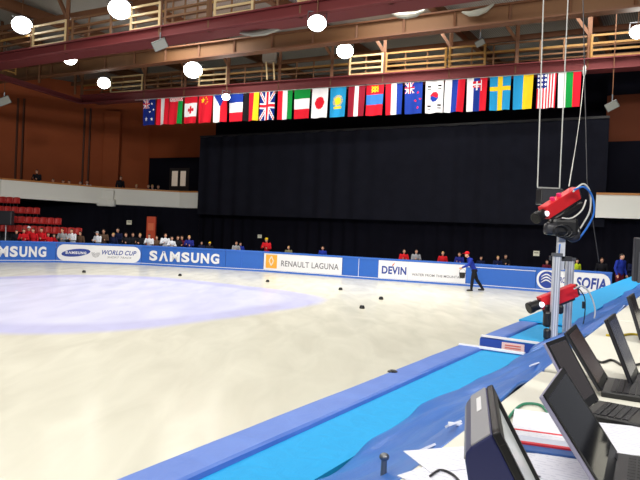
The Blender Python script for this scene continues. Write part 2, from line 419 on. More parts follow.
# riser behind the boards (spectator floor)
SP = [shift(p, 1.3) for p in BW]
rb = MB(); outer = [shift(p, 4.6) for p in BW]
inner = [shift(p, 0.5) for p in BW]
n = len(inner); vs = []
for a, c in zip(inner, outer): vs += [Vector((a.x, a.y, 0.15)), Vector((c.x, c.y, 0.15)), Vector((a.x, a.y, 0)), Vector((c.x, c.y, 0))]
fs = []
for i in range(n - 1):
    k = 4 * i; fs += [(k, k + 4, k + 5, k + 1), (k + 2, k + 6, k + 7, k + 3), (k, k + 4, k + 6, k + 2), (k + 1, k + 5, k + 7, k + 3)]
fs += [(0, 1, 3, 2), (4 * n - 4, 4 * n - 3, 4 * n - 1, 4 * n - 2)]
rb.add(vs, fs); tag(rb.build('walkway_mat', M_floor), 'dark rubber walkway running behind the rink boards', 'walkway')

# ------------------------------------------------------------------ rink boards
HB = 1.19
def board(i, j, label, adv=None):
    P, Q = BW[i], BW[j]; L = (Q - P).length
    t = thing('rink_board', label, 'rink board', P, 'blue padded boards around the ice')
    u = (Q - P).normalized(); nn = Vector((u.y, -u.x, 0))
    def bx(u0, u1, n0, n1, z0, z1, m, name):
        b = MB(); vs = [P + u * a + nn * c + UP * z for z in (z0, z1) for a, c in ((u0, n0), (u1, n0), (u1, n1), (u0, n1))]
        b.add(vs, [(0, 1, 2, 3), (4, 5, 6, 7), (0, 1, 5, 4), (1, 2, 6, 5), (2, 3, 7, 6), (3, 0, 4, 7)]); return b.build(name, m, t)
    bx(0.01, L - 0.01, -0.22, 0, 0.0, HB - 0.09, M_blue, 'pad')
    bx(0, L, -0.26, 0.03, HB - 0.09, HB, M_rail, 'top_rail')
    bx(0, L, 0.0, 0.025, 0.10, 0.13, M_white, 'white_line')
    bx(0, L, 0.0, 0.02, 0.0, 0.095, M_rail, 'kick_strip')
    return t, P, Q, L, bx
white_tx = M_white
# 0 far-left plain, 1 big white letters
t, P, Q, L, bx = board(0, 1, 'leftmost blue rink board running out of the picture')
t, P, Q, L, bx = board(1, 2, 'blue rink board with cut-off big white letters at the left edge')
K = (G(52, 262, 0) - P).length
put_block(frame(P, Q, K / 2 - 0.84, 0.60, 0.03), K * 0.93 + 0.95, 0.60, M_white, t)
t, P, Q, L, bx = board(2, 3, 'rink board with a rounded white panel reading WORLD CUP')
w = L * 0.975; h = 0.94
flat_shape(rrect(w, h, 0.40), frame(P, Q, L / 2, 0.60, 0.004)).build('white_panel', M_white, t)
flat_shape(oval(0.80, 0.22, 0.13), frame(P, Q, 1.1, 0.60, 0.014)).build('oval_emblem', M_logo, t)
put_block(frame(P, Q, 1.1, 0.60, 0.028), 1.15, 0.16, M_white, t)
mk = MB()
for k in range(4):
    r_ = 0.07 + 0.05 * k
    mk.tube([frame(P, Q, 2.20, 0.66, 0.018) @ Vector((r_ * math.cos(a), r_ * 1.3 * math.sin(a), 0)) for a in [PI + PI * q_ / 12 for q_ in range(13)]], 0.008, 4)
mk.build('skater_emblem', M_grey_ink, t)
put_text('WORLD CUP', frame(P, Q, 3.52, 0.68, 0.016), 1.95, 0.27, M_logo, t, 0.02, 0.3)
put_text('SHORT TRACK', frame(P, Q, 3.55, 0.40, 0.016), 1.4, 0.11, M_grey_ink, t, 0.0, 0.3, 'small_lettering')
t, P, Q, L, bx = board(3, 4, 'blue rink board with a complete row of big white letters')
put_block(frame(P, Q, L * 0.515, 0.60, 0.03), L * 0.83, 0.60, M_white, t)
t, P, Q, L, bx = board(4, 5, 'short plain blue rink board left of the orange emblem panel')
bx(L * .42, L * .43, 0, 0.02, 0.13, HB - .09, M_rail, 'seam')
t, P, Q, L, bx = board(5, 6, 'rink board with a white banner and a square orange emblem')
bx(0.03, L - 0.03, 0, 0.012, 0.14, HB - 0.10, M_white, 'white_banner')
flat_shape(rrect(0.72, 0.78, 0.03), frame(P, Q, 0.52, 0.63, 0.014)).build('orange_square', M_orange, t)
dm_ = mat('emblem_silver', (235, 225, 205))
dd = MB()
for (a, c) in (((-.14, 0), (0, .27)), ((0, .27), (.14, 0)), ((.14, 0), (0, -.27)), ((0, -.27), (-.14, 0))):
    Mx = frame(P, Q, 0.52, 0.66, 0.03); dd.beam(Mx @ Vector((*a, 0)), Mx @ Vector((*c, 0)), 0.01, 0.07, up=nv)
dd.build('diamond_emblem', dm_, t)
put_text('RENAULT LAGUNA', frame(P, Q, L * 0.595, 0.56, 0.016), L * 0.72, 0.33, M_grey_ink, t, 0.012)
t, P, Q, L, bx = board(6, 7, 'short plain blue rink board between the two white banners')
bx(L * .45, L * .46, 0, 0.02, 0.13, HB - .09, M_white, 'seam')
t, P, Q, L, bx = board(7, 8, 'rink board with a long white banner and blue word behind the skater')
bx(0.0, L, 0, 0.012, 0.14, HB - 0.10, M_white, 'white_banner')
bx(L * .345, L * .348, 0.012, 0.015, 0.14, HB - .10, mat('seam_grey', (190, 192, 200)), 'seam')
put_text('DEVIN', frame(P, Q, L * 0.185, 0.58, 0.016), L * 0.29, 0.42, M_logo, t, 0.035)
fk = MB(); fk.tube([frame(P, Q, L * 0.165, 0.84, 0.02) @ Vector((x, x * x * 3 + x, 0)) for x in (-.02, 0.03, .08, .12)], [0.02, 0.03, 0.02, 0.005], 6); fk.build('flame_mark', mat('flame_red', (205, 80, 60)), t)
put_text('WATER FROM THE MOUNTAIN', frame(P, Q, L * 0.685, 0.43, 0.016), L * 0.58, 0.13, M_grey_ink, t, 0.012, 0, 'slogan')
t, P, Q, L, bx = board(8, 9, 'plain blue rink board right of the skater')
bx(0, L, 0, 0.02, HB - 0.2, HB - .17, M_white, 'upper_line')
t, P, Q, L, bx = board(9, 10, 'rink board at right with a round blue emblem behind the camera posts')
flat_shape(rrect(L * 0.97, 0.94, 0.42), frame(P, Q, L / 2, 0.62, 0.004)).build('white_panel', M_white, t)
flat_shape(oval(0.40, 0.41), frame(P, Q, 0.55, 0.62, 0.012)).build('round_emblem', M_logo, t)
sw = MB()
Mx = frame(P, Q, 0.55, 0.62, 0.024)
for k in range(3):
    pts_ = [Mx @ Vector((-0.28 + 0.5 * q_ / 10, -0.16 + 0.14 * k + 0.14 * math.sin(q_ / 10 * PI), 0)) for q_ in range(11)]
    sw.tube(pts_, [0.01 + 0.03 * math.sin(q_ / 10 * PI) for q_ in range(11)], 6)
sw.build('skater_swoosh', M_white, t)
put_text('EUROPE', frame(P, Q, L * 0.365, 0.66, 0.016), 0.72, 0.28, M_logo, t, 0.02, 0.2, 'small_lettering')
put_text('SOFIA', frame(P, Q, L * 0.745, 0.60, 0.016), L * 0.39, 0.54, M_logo, t, 0.035, 0.12)

# ------------------------------------------------------------------ track blocks on the ice
blk = None
for i, (px, py) in enumerate(((84, 272.5), (180, 276), (267.5, 282), (340.5, 290), (381, 299.5), (362, 308.5))):
    p = G(px, py, 0)
    if blk is None:
        b = MB(); b.tube([p, p + UP * 0.03, p + UP * 0.10, p + UP * 0.115], [0.085, 0.09, 0.065, 0.03], 16); blk = b.build('track_block', M_black, smooth=False); o = blk; blk0 = p
    else:
        o = blk.copy(); C.objects.link(o); o.location = blk.location + (p - blk0)
    tag(o, ('black rubber track marker below the rounded white panel', 'black rubber track marker in front of the full row of big letters', 'black rubber track marker below the orange emblem board', 'black rubber track marker below the short plain board', 'black rubber track marker below the blue-word banner', 'black rubber track marker nearest the camera')[i], 'marker', 'black track blocks on the ice')

# ------------------------------------------------------------------ near side barrier
def strip(prof, t0, t1, m, name, parent, wav=0.0, step=0.25, smooth=True, closed=True, seed=0):
    """sweep a profile of (s, z) along t with a little waviness"""
    b = MB(); n = len(prof); N = max(1, int((t1 - t0) / step)); rnd = random.Random(seed)
    ph = [rnd.uniform(0, 6) for _ in range(6)]
    vs = []
    for i in range(N + 1):
        t = t0 + (t1 - t0) * i / N
        for k, (s, z) in enumerate(prof):
            o = wav * (math.sin(t * 2.3 + ph[0] + k * .8) + .6 * math.sin(t * 5.1 + ph[1] + k * 1.7) + .4 * math.sin(t * 9.7 + ph[2] - k))
            vs.append(TS(t, s + o * 0.5, z + o))
    fs = []
    for i in range(N):
        for k in range(n if closed else n - 1):
            fs.append((i * n + k, i * n + (k + 1) % n, (i + 1) * n + (k + 1) % n, (i + 1) * n + k))
    if closed: fs += [list(range(n)), [N * n + k for k in range(n)]]
    b.add(vs, fs); return b.build(name, m, parent, smooth=smooth)
def barrier(t0, t1, label, far):
    t = thing('padded_barrier', label, 'barrier', TS(t0, -2.1, 0))
    pr = [(-2.30, 0.0), (-2.31, 1.16), (-2.295, 1.195), (-2.27, 1.203), (-2.06, 1.203), (-2.042, 1.192), (-2.038, 1.17), (-2.04, 0.0)]
    o = strip(pr, t0, t1, M_pad, 'foam_pad', t, 0.002, 0.3, smooth=False)
    o = strip([(-2.045, 0.9), (-2.045, 1.165), (-2.0, 1.175), (-1.58, 1.175), (-1.56, 0.9)], t0, t1, M_cyan, 'carpet_strip', t, 0.0, 2.0, False)
    e = MB(); e.beam(TS(t0 + .005, -2.29, 1.205), TS(t0 + .005, -1.56, 1.2), 0.05, 0.022); e.build('white_edge', M_white, t)
    e = MB(); e.beam(TS(t1 - .02, -2.29, 1.205), TS(t1 - .02, -1.56, 1.2), 0.05, 0.022); e.build('white_edge', M_white, t)
    return t
b1 = barrier(-3.0, 6.9, 'nearest blue foam barrier with a cyan carpet strip on top', 0)
b2_ = barrier(7.72, 30.5, 'far blue foam barrier beyond the gap with cyan carpet top', 1)
# end face of far barrier with sticker
e = MB(); M_ = TS(7.70, 0, 0)
e.beam(TS(7.70, -2.29, 0.6), TS(7.70, -1.56, 0.6), 0.03, 1.16); e.build('end_face', mat('endface_blue', (24, 66, 160)), b2_)
e = MB(); e.beam(TS(7.68, -2.02, 1.11), TS(7.68, -1.75, 1.11), 0.012, 0.11); st = e.build('sticker', mat('sticker_pink', (228, 196, 196)), b2_)
e = MB()
for z in (1.135, 1.105, 1.08): e.beam(TS(7.67, -1.98, z), TS(7.67, -1.79, z), 0.006, 0.010)
e.build('sticker_print', mat('print_red', (205, 90, 80)), st)
e = MB(); e.box((-1.945, 20.1, 1.206), (0.735, 20.8, 0.022), RM); e.build('carpet_overlay', M_cyan, b2_)
# gap floor block
e = MB(); e.box((-1.93, 7.3, 0.25), (0.7, 0.7, 0.5), RM); tag(e.build('gap_step', M_drape), 'low blue step filling the gap between the two barriers', 'step')
# broadcast deck
e = MB(); e.box((0.5, 13.0, 0.55), (4.1, 33.0, 1.1), RM); tag(e.build('broadcast_platform', M_floor), 'raised dark platform under the row of broadcast tables', 'platform')
# blue vinyl cover draped from the tables to the barrier: dense wrinkled sheet
def drape(t0, t1, label, seed, lip=0.0):
    rnd = random.Random(seed); b = MB(); N = int((t1 - t0) / 0.05); Kn = 22; vs = []
    ph = [rnd.uniform(0, 6) for _ in range(8)]
    for i in range(N + 1):
        t = t0 + (t1 - t0) * i / N
        for k in range(Kn + 1):
            q = k / Kn
            s = -1.60 + 1.0 * q; z = 1.19 + 0.62 * (q ** 0.9) - 0.06 * math.sin(q * PI)
            wv = 0.020 * math.sin(t * 3.1 + ph[0] + q * 5) + 0.014 * math.sin(t * 7.3 + ph[1] - q * 7) + 0.008 * math.sin(t * 15 + ph[2] + q * 11)
            wv *= 0.25 + q * (1.2 - q) * 2.2
            end = min(t - t0, t1 - t); dr = max(0, 1 - end / 0.3) ** 2 * 0.14
            edge = 0.05 * math.sin(t * 1.7 + ph[3]) + 0.02 * math.sin(t * 6 + ph[4])
            vs.append(TS(t, s + edge * (1 - q), z + wv - dr * (0.4 + 0.6 * (1 - q))))
    for i in range(N):
        for k in range(Kn):
            a = i * (Kn + 1) + k; b.f.append([a, a + 1, a + Kn + 2, a + Kn + 1]); b.mi.append(0)
    b.v = vs
    o = b.build('vinyl_cover', M_drape, smooth=True); md = o.modifiers.new('thick', 'SOLIDIFY'); md.thickness = 0.012
    return tag(o, label, 'cover')
DR1 = drape(-1.5, 7.15, 'nearest wrinkled blue vinyl cover in front of the laptops', 3)
DR2 = drape(7.35, 30, 'farther blue vinyl cover running away beyond the camera posts', 5)
# white marks and clips on the cover
from mathutils.bvhtree import BVHTree
DRB = [BVHTree.FromPolygons([v.co + o.location for v in o.data.vertices], [tuple(p.vertices) for p in o.data.polygons]) for o in (DR1, DR2)]
def on_drape(px, py):
    for bv in DRB:
        h = bv.ray_cast(Vector((0, 0, HC)), ray(px, py).normalized())
        if h[0] is not None: return h[0], (h[1] if h[1].z > 0 else -h[1])
    return G(px, py, 1.4), UP
for i, (px, py, ln, nm) in enumerate(((429, 452, 0.12, 'lowest'), (458, 427, 0.08, 'beside the thick monitor'), (537, 366, 0.12, 'in the middle'), (541, 377, 0.06, 'just above the clip'), (527, 387, 0.08, 'by the metal clip'))):
    p, q = on_drape(px, py); z_ = q * .010
    b = MB(); b.beam(p + z_ - dv * ln / 2 - nv * .02, p + z_ + dv * ln / 2, 0.018, 0.008, up=q)
    if i in (1, 4): b.beam(p + z_ - nv * .03, p + z_ + nv * .03 + dv * .02, 0.010, 0.008, up=q)
    tag(b.build('tape_strip', M_white), 'short white tape piece on the blue vinyl cover, %s' % nm, 'tape')
for i, (px, py) in enumerate(((383.5, 474), (392.5, 372))):
    if i == 0: p, q = on_drape(px, py)
    else: p = G(px, py, 1.2)
    b = MB()
    if i == 0: b.tube([p - UP * .03, p + UP * 0.05], [0.012, 0.01], 10); b.ell(p + UP * 0.06, (0.018, 0.018, 0.014)); nm = 'clamp_knob'; m_ = M_steel; lb = 'small metal knob poking up through the vinyl near the bottom edge'
    else: b.tube([p - UP * .0, p + UP * 0.008, p + UP * 0.018], [0.045, 0.045, 0.025], 14); nm = 'rubber_cap'; m_ = M_black; lb = 'flat black rubber cap at the ice-side edge of the near barrier'
    tag(b.build(nm, m_), lb, 'fitting')

# ------------------------------------------------------------------ tables
ZTAB = 1.82
for i, (t0, t1, lab) in enumerate(((0.2, 2.93, 'nearest white table holding the papers and three laptops'), (3.0, 5.4, 'second white table under the dark blue laptop'), (5.45, 8.5, 'third white table far along the row'))):
    t = thing('broadcast_table', lab, 'table', TS((t0 + t1) / 2, -0.2, 1.1), 'white broadcast tables')
    b = MB(); b.box((-0.19, (t0 + t1) / 2, ZTAB - 0.02), (0.80, t1 - t0, 0.04), RM, bev=0.008); b.build('tabletop', M_table, t)
    for s in (-.52, .14):
        for q in (t0 + .1, t1 - .1):
            b = MB(); b.tube([TS(q, s, 1.1), TS(q, s, ZTAB - .03)], 0.02, 8); b.build('leg', M_steel, t)
def sheet(name, t, s, w, h, rot, z, m, label, cat, grp=None, th=0.0015, curl=0.0):
    Mx = RM @ Matrix.Translation((s, t, z)) @ Matrix.Rotation(math.radians(rot), 4, 'Z')
    b = MB(); n = 8; vs = []
    for i in range(n + 1):
        for j in range(n + 1):
            x = w * (i / n - .5); y = h * (j / n - .5); vs.append(Mx @ Vector((x, y, curl * ((i / n) ** 2) * ((j / n) ** 2))))
    k = n + 1; b.add(vs, [(i * k + j, i * k + j + 1, (i + 1) * k + j + 1, (i + 1) * k + j) for i in range(n) for j in range(n)])
    o = b.build(name, m); md = o.modifiers.new('thick', 'SOLIDIFY'); md.thickness = th; md.offset = 1
    # printed lines
    return tag(o, label, cat, grp)
def make_print():
    m, nt, b = node_mat('printed_paper', 0.7, 0.2)
    tc = nt.nodes.new('ShaderNodeTexCoord'); mp = nt.nodes.new('ShaderNodeMapping'); mp.inputs['Rotation'].default_value = (0, 0, AZ)
    nt.links.new(tc.outputs['Object'], mp.inputs[0])
    w = nt.nodes.new('ShaderNodeTexWave'); w.bands_direction = 'Y'; w.inputs['Scale'].default_value = 18; nt.links.new(mp.outputs[0], w.inputs['Vector'])
    nz = nt.nodes.new('ShaderNodeTexNoise'); nz.inputs['Scale'].default_value = 60; nt.links.new(mp.outputs[0], nz.inputs['Vector'])
    g = math_n(nt, 'MULTIPLY', math_n(nt, 'GREATER_THAN', w.outputs['Fac'], 0.72), math_n(nt, 'GREATER_THAN', nz.outputs['Fac'], 0.5))
    nt.links.new(mixc(nt, math_n(nt, 'MULTIPLY', g, 0.22), rgb(228, 229, 240), rgb(120, 125, 160)), b.inputs['Base Color']); return m
M_print = make_print()
def ts_of(px, py, z):
    p = G(px, py, z); return p.dot(dv), p.dot(nv)
zt = ZTAB + 0.001
papers = [(548, 425, 0.21, 0.297, 12, 0.012, 'printed sheet lying across the red folder', 0),
          (555, 468, 0.30, 0.21, 30, 0.002, 'printed sheet at the bottom left of the tilted laptop screen', 0),
          (452, 458, 0.21, 0.15, 50, 0.004, 'white sheet sticking out left of the thick monitor', 0.0),
          (622, 438, 0.21, 0.297, 18, 0.012, 'printed sheet between the glossy laptop and the keyboard', 0),
          (470, 476, 0.21, 0.297, -18, 0.002, 'lowest white sheet beneath the thick monitor', 0)]
for px, py, w, h, rot, dz, lab, cu in papers:
    t_, s_ = ts_of(px, py, zt + dz); sheet('paper_sheet', t_, s_, w, h, rot, zt + dz, M_print, lab, 'paper', 'loose paper sheets on the near table', curl=cu)
# red and blue folder
t_, s_ = ts_of(545, 443, zt)
fo = thing('ring_folder', 'flat blue folder with a red edge lying under the papers', 'folder', RM @ Vector((s_, t_, zt)))
Mf = RM @ Matrix.Translation((s_, t_, zt)) @ Matrix.Rotation(math.radians(14), 4, 'Z')
b = MB(); b.box((0, 0, 0.004), (0.34, 0.22, 0.008), Mf, bev=0.002); b.build('cover', mat('folder_blue', (50, 92, 160)), fo)
b = MB(); b.box((0, 0.0, 0.0095), (0.345, 0.10, 0.003), Mf); b.build('sheet_insert', mat('folder_paper', (205, 210, 228)), fo)
b = MB(); b.box((0, 0.058, 0.0105), (0.345, 0.012, 0.005), Mf); b.box((0, -0.058, 0.0105), (0.345, 0.016, 0.005), Mf); b.build('red_edge', mat('folder_red', (215, 45, 60)), fo)

# ------------------------------------------------------------------ laptops
M_screen = mat('screen_glass', (10, 11, 20), 0.06, spec=0.3)
M_screen2 = mat('screen_dim', (58, 52, 54), 0.12, spec=0.3)
M_silver = mat('lid_silver', (150, 150, 158), 0.35, 0.4)
M_bezel = mat('bezel_lilac', (150, 148, 175), 0.35)
def laptop(name, label, C_, yaw, w, dep, h, tilt, scr, lid, base, z, th=0.012, group='laptops on the tables', cat='laptop'):
    """C_: (x, y) of the middle of the hinge; yaw: direction of the hinge axis from +Y (deg clockwise); the screen looks to the right of it"""
    a = math.radians(yaw); ax = Vector((math.sin(a), math.cos(a), 0)); fr = Vector((math.cos(a), -math.sin(a), 0))
    Mx = Matrix(((ax.x, -fr.x, 0, C_[0]), (ax.y, -fr.y, 0, C_[1]), (0, 0, 1, z), (0, 0, 0, 1)))   # local x along hinge, -y to the user
    t = thing(name, label, cat, M=Mx, group=group)
    bh = 0.022
    b = MB(); b.box((0, -dep / 2, bh / 2), (w, dep, bh), Mx, bev=0.004); b.build('base', base, t)
    kb = MB(); nx, ny = 14, 5; kw = w * 0.88 / nx; kd = dep * 0.44 / ny
    for i in range(nx):
        for j in range(ny): kb.box((-w * .44 + kw * (i + .5), -dep * .12 - kd * (j + .5), bh + 0.0015), (kw * .86, kd * .82, 0.003), Mx)
    kb.build('keyboard', mat('keys', (34, 35, 40), 0.5), t)
    b = MB(); b.box((0, -dep * .8, bh + .0005), (w * .26, dep * .24, 0.001), Mx); b.build('touchpad', mat('touchpad', (70, 72, 78), 0.4), t)
    T = Mx @ Matrix.Translation((0, 0.0, bh)) @ Matrix.Rotation(-math.radians(tilt), 4, 'X')
    b = MB(); b.box((0, th / 2, h / 2), (w, th, h), T, bev=0.004); ld = b.build('lid', lid, t)
    b = MB(); bz = 0.014
    for c_, s_ in (((0, -.001, h - bz / 2), (w, .003, bz)), ((0, -.001, bz), (w, .003, bz * 2)), ((-w / 2 + bz / 2, -.001, h / 2), (bz, .003, h)), ((w / 2 - bz / 2, -.001, h / 2), (bz, .003, h))):
        b.box(c_, s_, T)
    b.build('bezel', M_black, ld)
    b = MB(); b.box((0, -0.0012, h / 2 + bz * .4), (w - 2 * bz, 0.002, h - 3 * bz), T); b.build('screen', scr, ld)
    b = MB(); b.tube([Mx @ Vector((-w * .42, .002, bh)), Mx @ Vector((-w * .3, .002, bh))], 0.007, 8); b.build('hinge', M_dark, t)
    b = MB(); b.tube([Mx @ Vector((w * .3, .002, bh)), Mx @ Vector((w * .42, .002, bh))], 0.007, 8); b.build('hinge', M_dark, t)
    return t, Mx, T
def lap_at(px, py, yaw, w, dep, h, tilt, *rest, **kw):
    """px, py: pixel of the far end of the hinge on the table"""
    p = G(px, py, zt); a = math.radians(yaw); c_ = p - Vector((math.sin(a), math.cos(a), 0)) * w / 2
    return laptop('laptop', rest[1], (c_.x, c_.y), yaw, w, dep, h, tilt, rest[0], rest[2], rest[3], zt, *rest[4:], **kw)
lap_at(616, 460, 28, .37, .245, .255, 35, M_screen, 'glossy black laptop screen with pale rim, nearest of the open laptops', M_bezel, M_dark)
lap_at(598, 406, 37, .225, .25, .250, 31, M_screen2, 'grey laptop screen with a silver far edge, second open laptop from the lens', M_bezel, M_black)
lap_at(607, 382, 29, .30, .25, .250, 33, mat('screen_brown', (72, 50, 44), 0.12, spec=.6), 'brownish reflecting laptop screen directly behind the silver-edged laptop', M_dark, M_black)
lap_at(638, 377, 31, .30, .25, .275, 23, mat('screen_navy', (38, 46, 84), .2), 'dark navy laptop screen standing apart on the second table', M_dark, M_dark, .014)
lap_at(646, 337, 31, .34, .24, .27, 18, M_screen2, 'far dark laptop partly cut by the right edge', M_dark, M_dark, .018)

# thick commentary monitor, foreground
def wedge_monitor():
    p0 = G(486.5, 387, 2.12); p1 = G(492, 434, 2.12)
    a = math.atan2((p0 - p1).x, (p0 - p1).y); ax = Vector((math.sin(a), math.cos(a), 0)); fr = Vector((math.cos(a), -math.sin(a), 0))
    L = (p0 - p1).length; mid = (p0 + p1) / 2
    O = Vector((mid.x, mid.y, zt)); Mx = Matrix(((ax.x, fr.x, 0, O.x), (ax.y, fr.y, 0, O.y), (0, 0, 1, O.z), (0, 0, 0, 1)))
    t = thing('desk_monitor', 'thick navy desk monitor with grey top edge, turned away nearest the lens', 'monitor', M=Mx)
    H = 2.12 - zt; hw = L / 2
    pf = [(0.0, H), (0.150, 0.03), (0.145, 0.0), (0.03, 0.0), (0.010, 0.03), (-0.036, H - 0.045), (-0.036, H - 0.034), (-0.028, H - 0.022)]
    b = MB(); n = len(pf); vs = [Mx @ Vector((x, s, z)) for x in (-hw, hw) for s, z in pf]
    b.add(vs, [list(range(n))[::-1], [n + i for i in range(n)]] + [(i, (i + 1) % n, n + (i + 1) % n, n + i) for i in range(n)])
    o = b.build('housing', M_navy, t); md = o.modifiers.new('bev', 'BEVEL'); md.width = 0.003; md.segments = 2; md.limit_method = 'ANGLE'
    T2 = Mx @ Matrix.Translation((0, -0.015, H - .0115)) @ Matrix.Rotation(math.atan2(.022, .028), 4, 'X')
    b = MB(); b.box((0, 0, 0.0005), (L * 0.985, 0.033, 0.003), T2, bev=0.001)
    T3_ = Mx @ Matrix.Translation((0, -0.031, H - .031)) @ Matrix.Rotation(math.radians(62), 4, 'X'); b.box((0, -.003, 0.0), (L * 0.985, 0.020, 0.003), T3_, bev=0.001)
    tp = b.build('top_edge', mat('top_grey', (150, 150, 156), 0.5), t)
    b = MB(); b.box((L * .16, 0.002, 0.003), (L * 0.30, 0.009, 0.001), T2); b.build('sticker', M_white, tp)
    f = math.atan2(0.150, H - 0.03); T = Mx @ Matrix.Translation((0, 0.0, H)) @ Matrix.Rotation(f, 4, 'X'); Lh = math.hypot(0.150, H - .03)
    b = MB()
    for c_, s_ in (((0, .006, -.010), (L + .006, .012, .02)), ((0, .006, -Lh + .010), (L + .006, .012, .020)), ((-hw + .009, .006, -Lh / 2), (.02, .012, Lh)), ((hw - .009, .006, -Lh / 2), (.02, .012, Lh))): b.box(c_, s_, T, bev=.002)
    b.build('bezel', M_black, t)
    b = MB(); b.box((0, .003, -Lh / 2), (L - .03, .005, Lh - .03), T); b.build('screen', mat('screen_lit', (200, 205, 205), 0.2, emit=0.3), t)
wedge_monitor()
# upright dark monitor at right edge
p = D(647, 300, 5.6); p.z = zt
Mx = Matrix.Translation(p) @ Matrix.Rotation(-0.25, 4, 'Z')
t = thing('desk_monitor', 'upright black monitor back at the right edge above the laptops', 'monitor', M=Mx)
b = MB(); b.box((0, 0, 0.47), (0.26, 0.09, 0.40), Mx, bev=.012); b.build('housing', M_dark, t)
b = MB(); b.box((0, -0.05, 0.40), (0.20, 0.02, 0.28), Mx, bev=.004); b.build('vent_panel', mat('vent_grey', (62, 64, 70)), t)
b = MB(); b.tube([Mx @ Vector((0, 0, 0)), Mx @ Vector((0, 0, .25))], .025, 10); b.box((0, 0, .01), (.2, .16, .02), Mx, bev=.004); b.build('stand', M_black, t)

# loose cables on the tables
def cable(name, pts, r, m, label, n=40):
    P_ = [Vector(p) for p in pts]; out = []
    for i in range(len(P_) - 1):
        p0 = P_[max(i - 1, 0)]; p1 = P_[i]; p2 = P_[i + 1]; p3 = P_[min(i + 2, len(P_) - 1)]
        for k in range(8):
            t = k / 8; out.append(0.5 * ((2 * p1) + (p2 - p0) * t + (2 * p0 - 5 * p1 + 4 * p2 - p3) * t * t + (3 * p1 - p0 - 3 * p2 + p3) * t ** 3))
    out.append(P_[-1]); b = MB(); b.tube(out, r, 6)
    return tag(b.build(name, m, smooth=True), label, 'cable')
tz = zt + 0.006
cable('loose_cable', [G(x, y, tz) for x, y in ((505, 424), (513, 412), (524, 404), (540, 405), (548, 413))], 0.005, M_cable_g, 'green cable curling on the near table edge')
cable('loose_cable', [G(x, y, tz) for x, y in ((506, 430), (530, 436), (560, 444), (590, 440))], 0.003, mat('cable_red', (200, 50, 50)), 'thin red cable crossing the near table')
cable('loose_cable', [G(x, y, tz) for x, y in ((588, 352), (600, 362), (612, 360), (625, 366), (640, 364))], 0.006, M_black, 'black cable bundle lying behind the second laptop')
cable('loose_cable', [G(x, y, tz) for x, y in ((606, 335), (618, 336), (632, 334), (645, 336))], 0.008, M_ydrk, 'yellow cable on the second table near the right edge')
cable('loose_cable', [G(x, y, tz) for x, y in ((592, 372), (606, 376), (618, 384), (628, 380), (642, 383))], 0.005, M_cable_w, 'white cable lying behind the dark laptop keyboard')
cable('loose_cable', [G(x, y, tz) for x, y in ((430, 476), (440, 470), (452, 474), (462, 484))], 0.003, M_dark, 'thin grey cable at the bottom left table corner')

# ------------------------------------------------------------------ camera posts
def at_floor(px, z, py): return G(px, py, z)
pA = G(555, 342, 1.175); pB = G(566.3, 336, 1.175)
YA = pA.y
def post(px0, pyb, pyt, w, label):
    base = G(px0, pyb, 1.175); top = D(px0, pyt, base.y)
    t = thing('camera_post', label, 'post', base, 'aluminium camera posts')
    H = top.z - base.z
    b = MB(); b.box((base.x, base.y, base.z + H / 2), (w, 0.07, H), bev=.004)
    b.build('profile', M_alu, t)
    b = MB()
    for s in (-1, 0, 1): b.box((base.x + s * w * .36, base.y - 0.037, base.z + H / 2), (0.006 if s == 0 else .016, 0.006, H * .98))
    b.build('groove', mat('groove_grey', (150, 154, 165), .4, .1), t)
    b = MB(); b.box((base.x, base.y, base.z + 0.01), (w * 2, 0.16, 0.02), bev=.003); b.build('base_plate', M_dark, t)
    b = MB(); b.box((base.x, base.y, top.z), (w * 1.25, 0.10, 0.04), bev=.004); b.build('end_cap', mat('cap_grey', (80, 82, 88)), t)
    return base, top
bA, tA = post(552.8, 342, 254.5, 0.088, 'left aluminium post holding the lower red camera')
bB, tB = post(566.3, 336, 259, 0.098, 'right aluminium post behind the lower red camera')
# cross bracket with central mast
c0 = D(556.5, 262, YA + 0.12); c1 = D(561, 243, YA + .12)
t = thing('mast_bracket', 'short silver mast joining both posts to the upper red camera', 'bracket', (c1.x, c1.y, c0.z))
b = MB(); b.box((c1.x, c1.y, (c0.z + c1.z) / 2 + .05), (0.09, 0.07, abs(c1.z - c0.z) + .3), bev=.005); b.build('mast', M_alu, t)
b = MB(); b.beam(D(550, 258, YA + .12), D(571, 259, YA + .12), 0.07, 0.06); b.build('crossbar', M_dark, t)

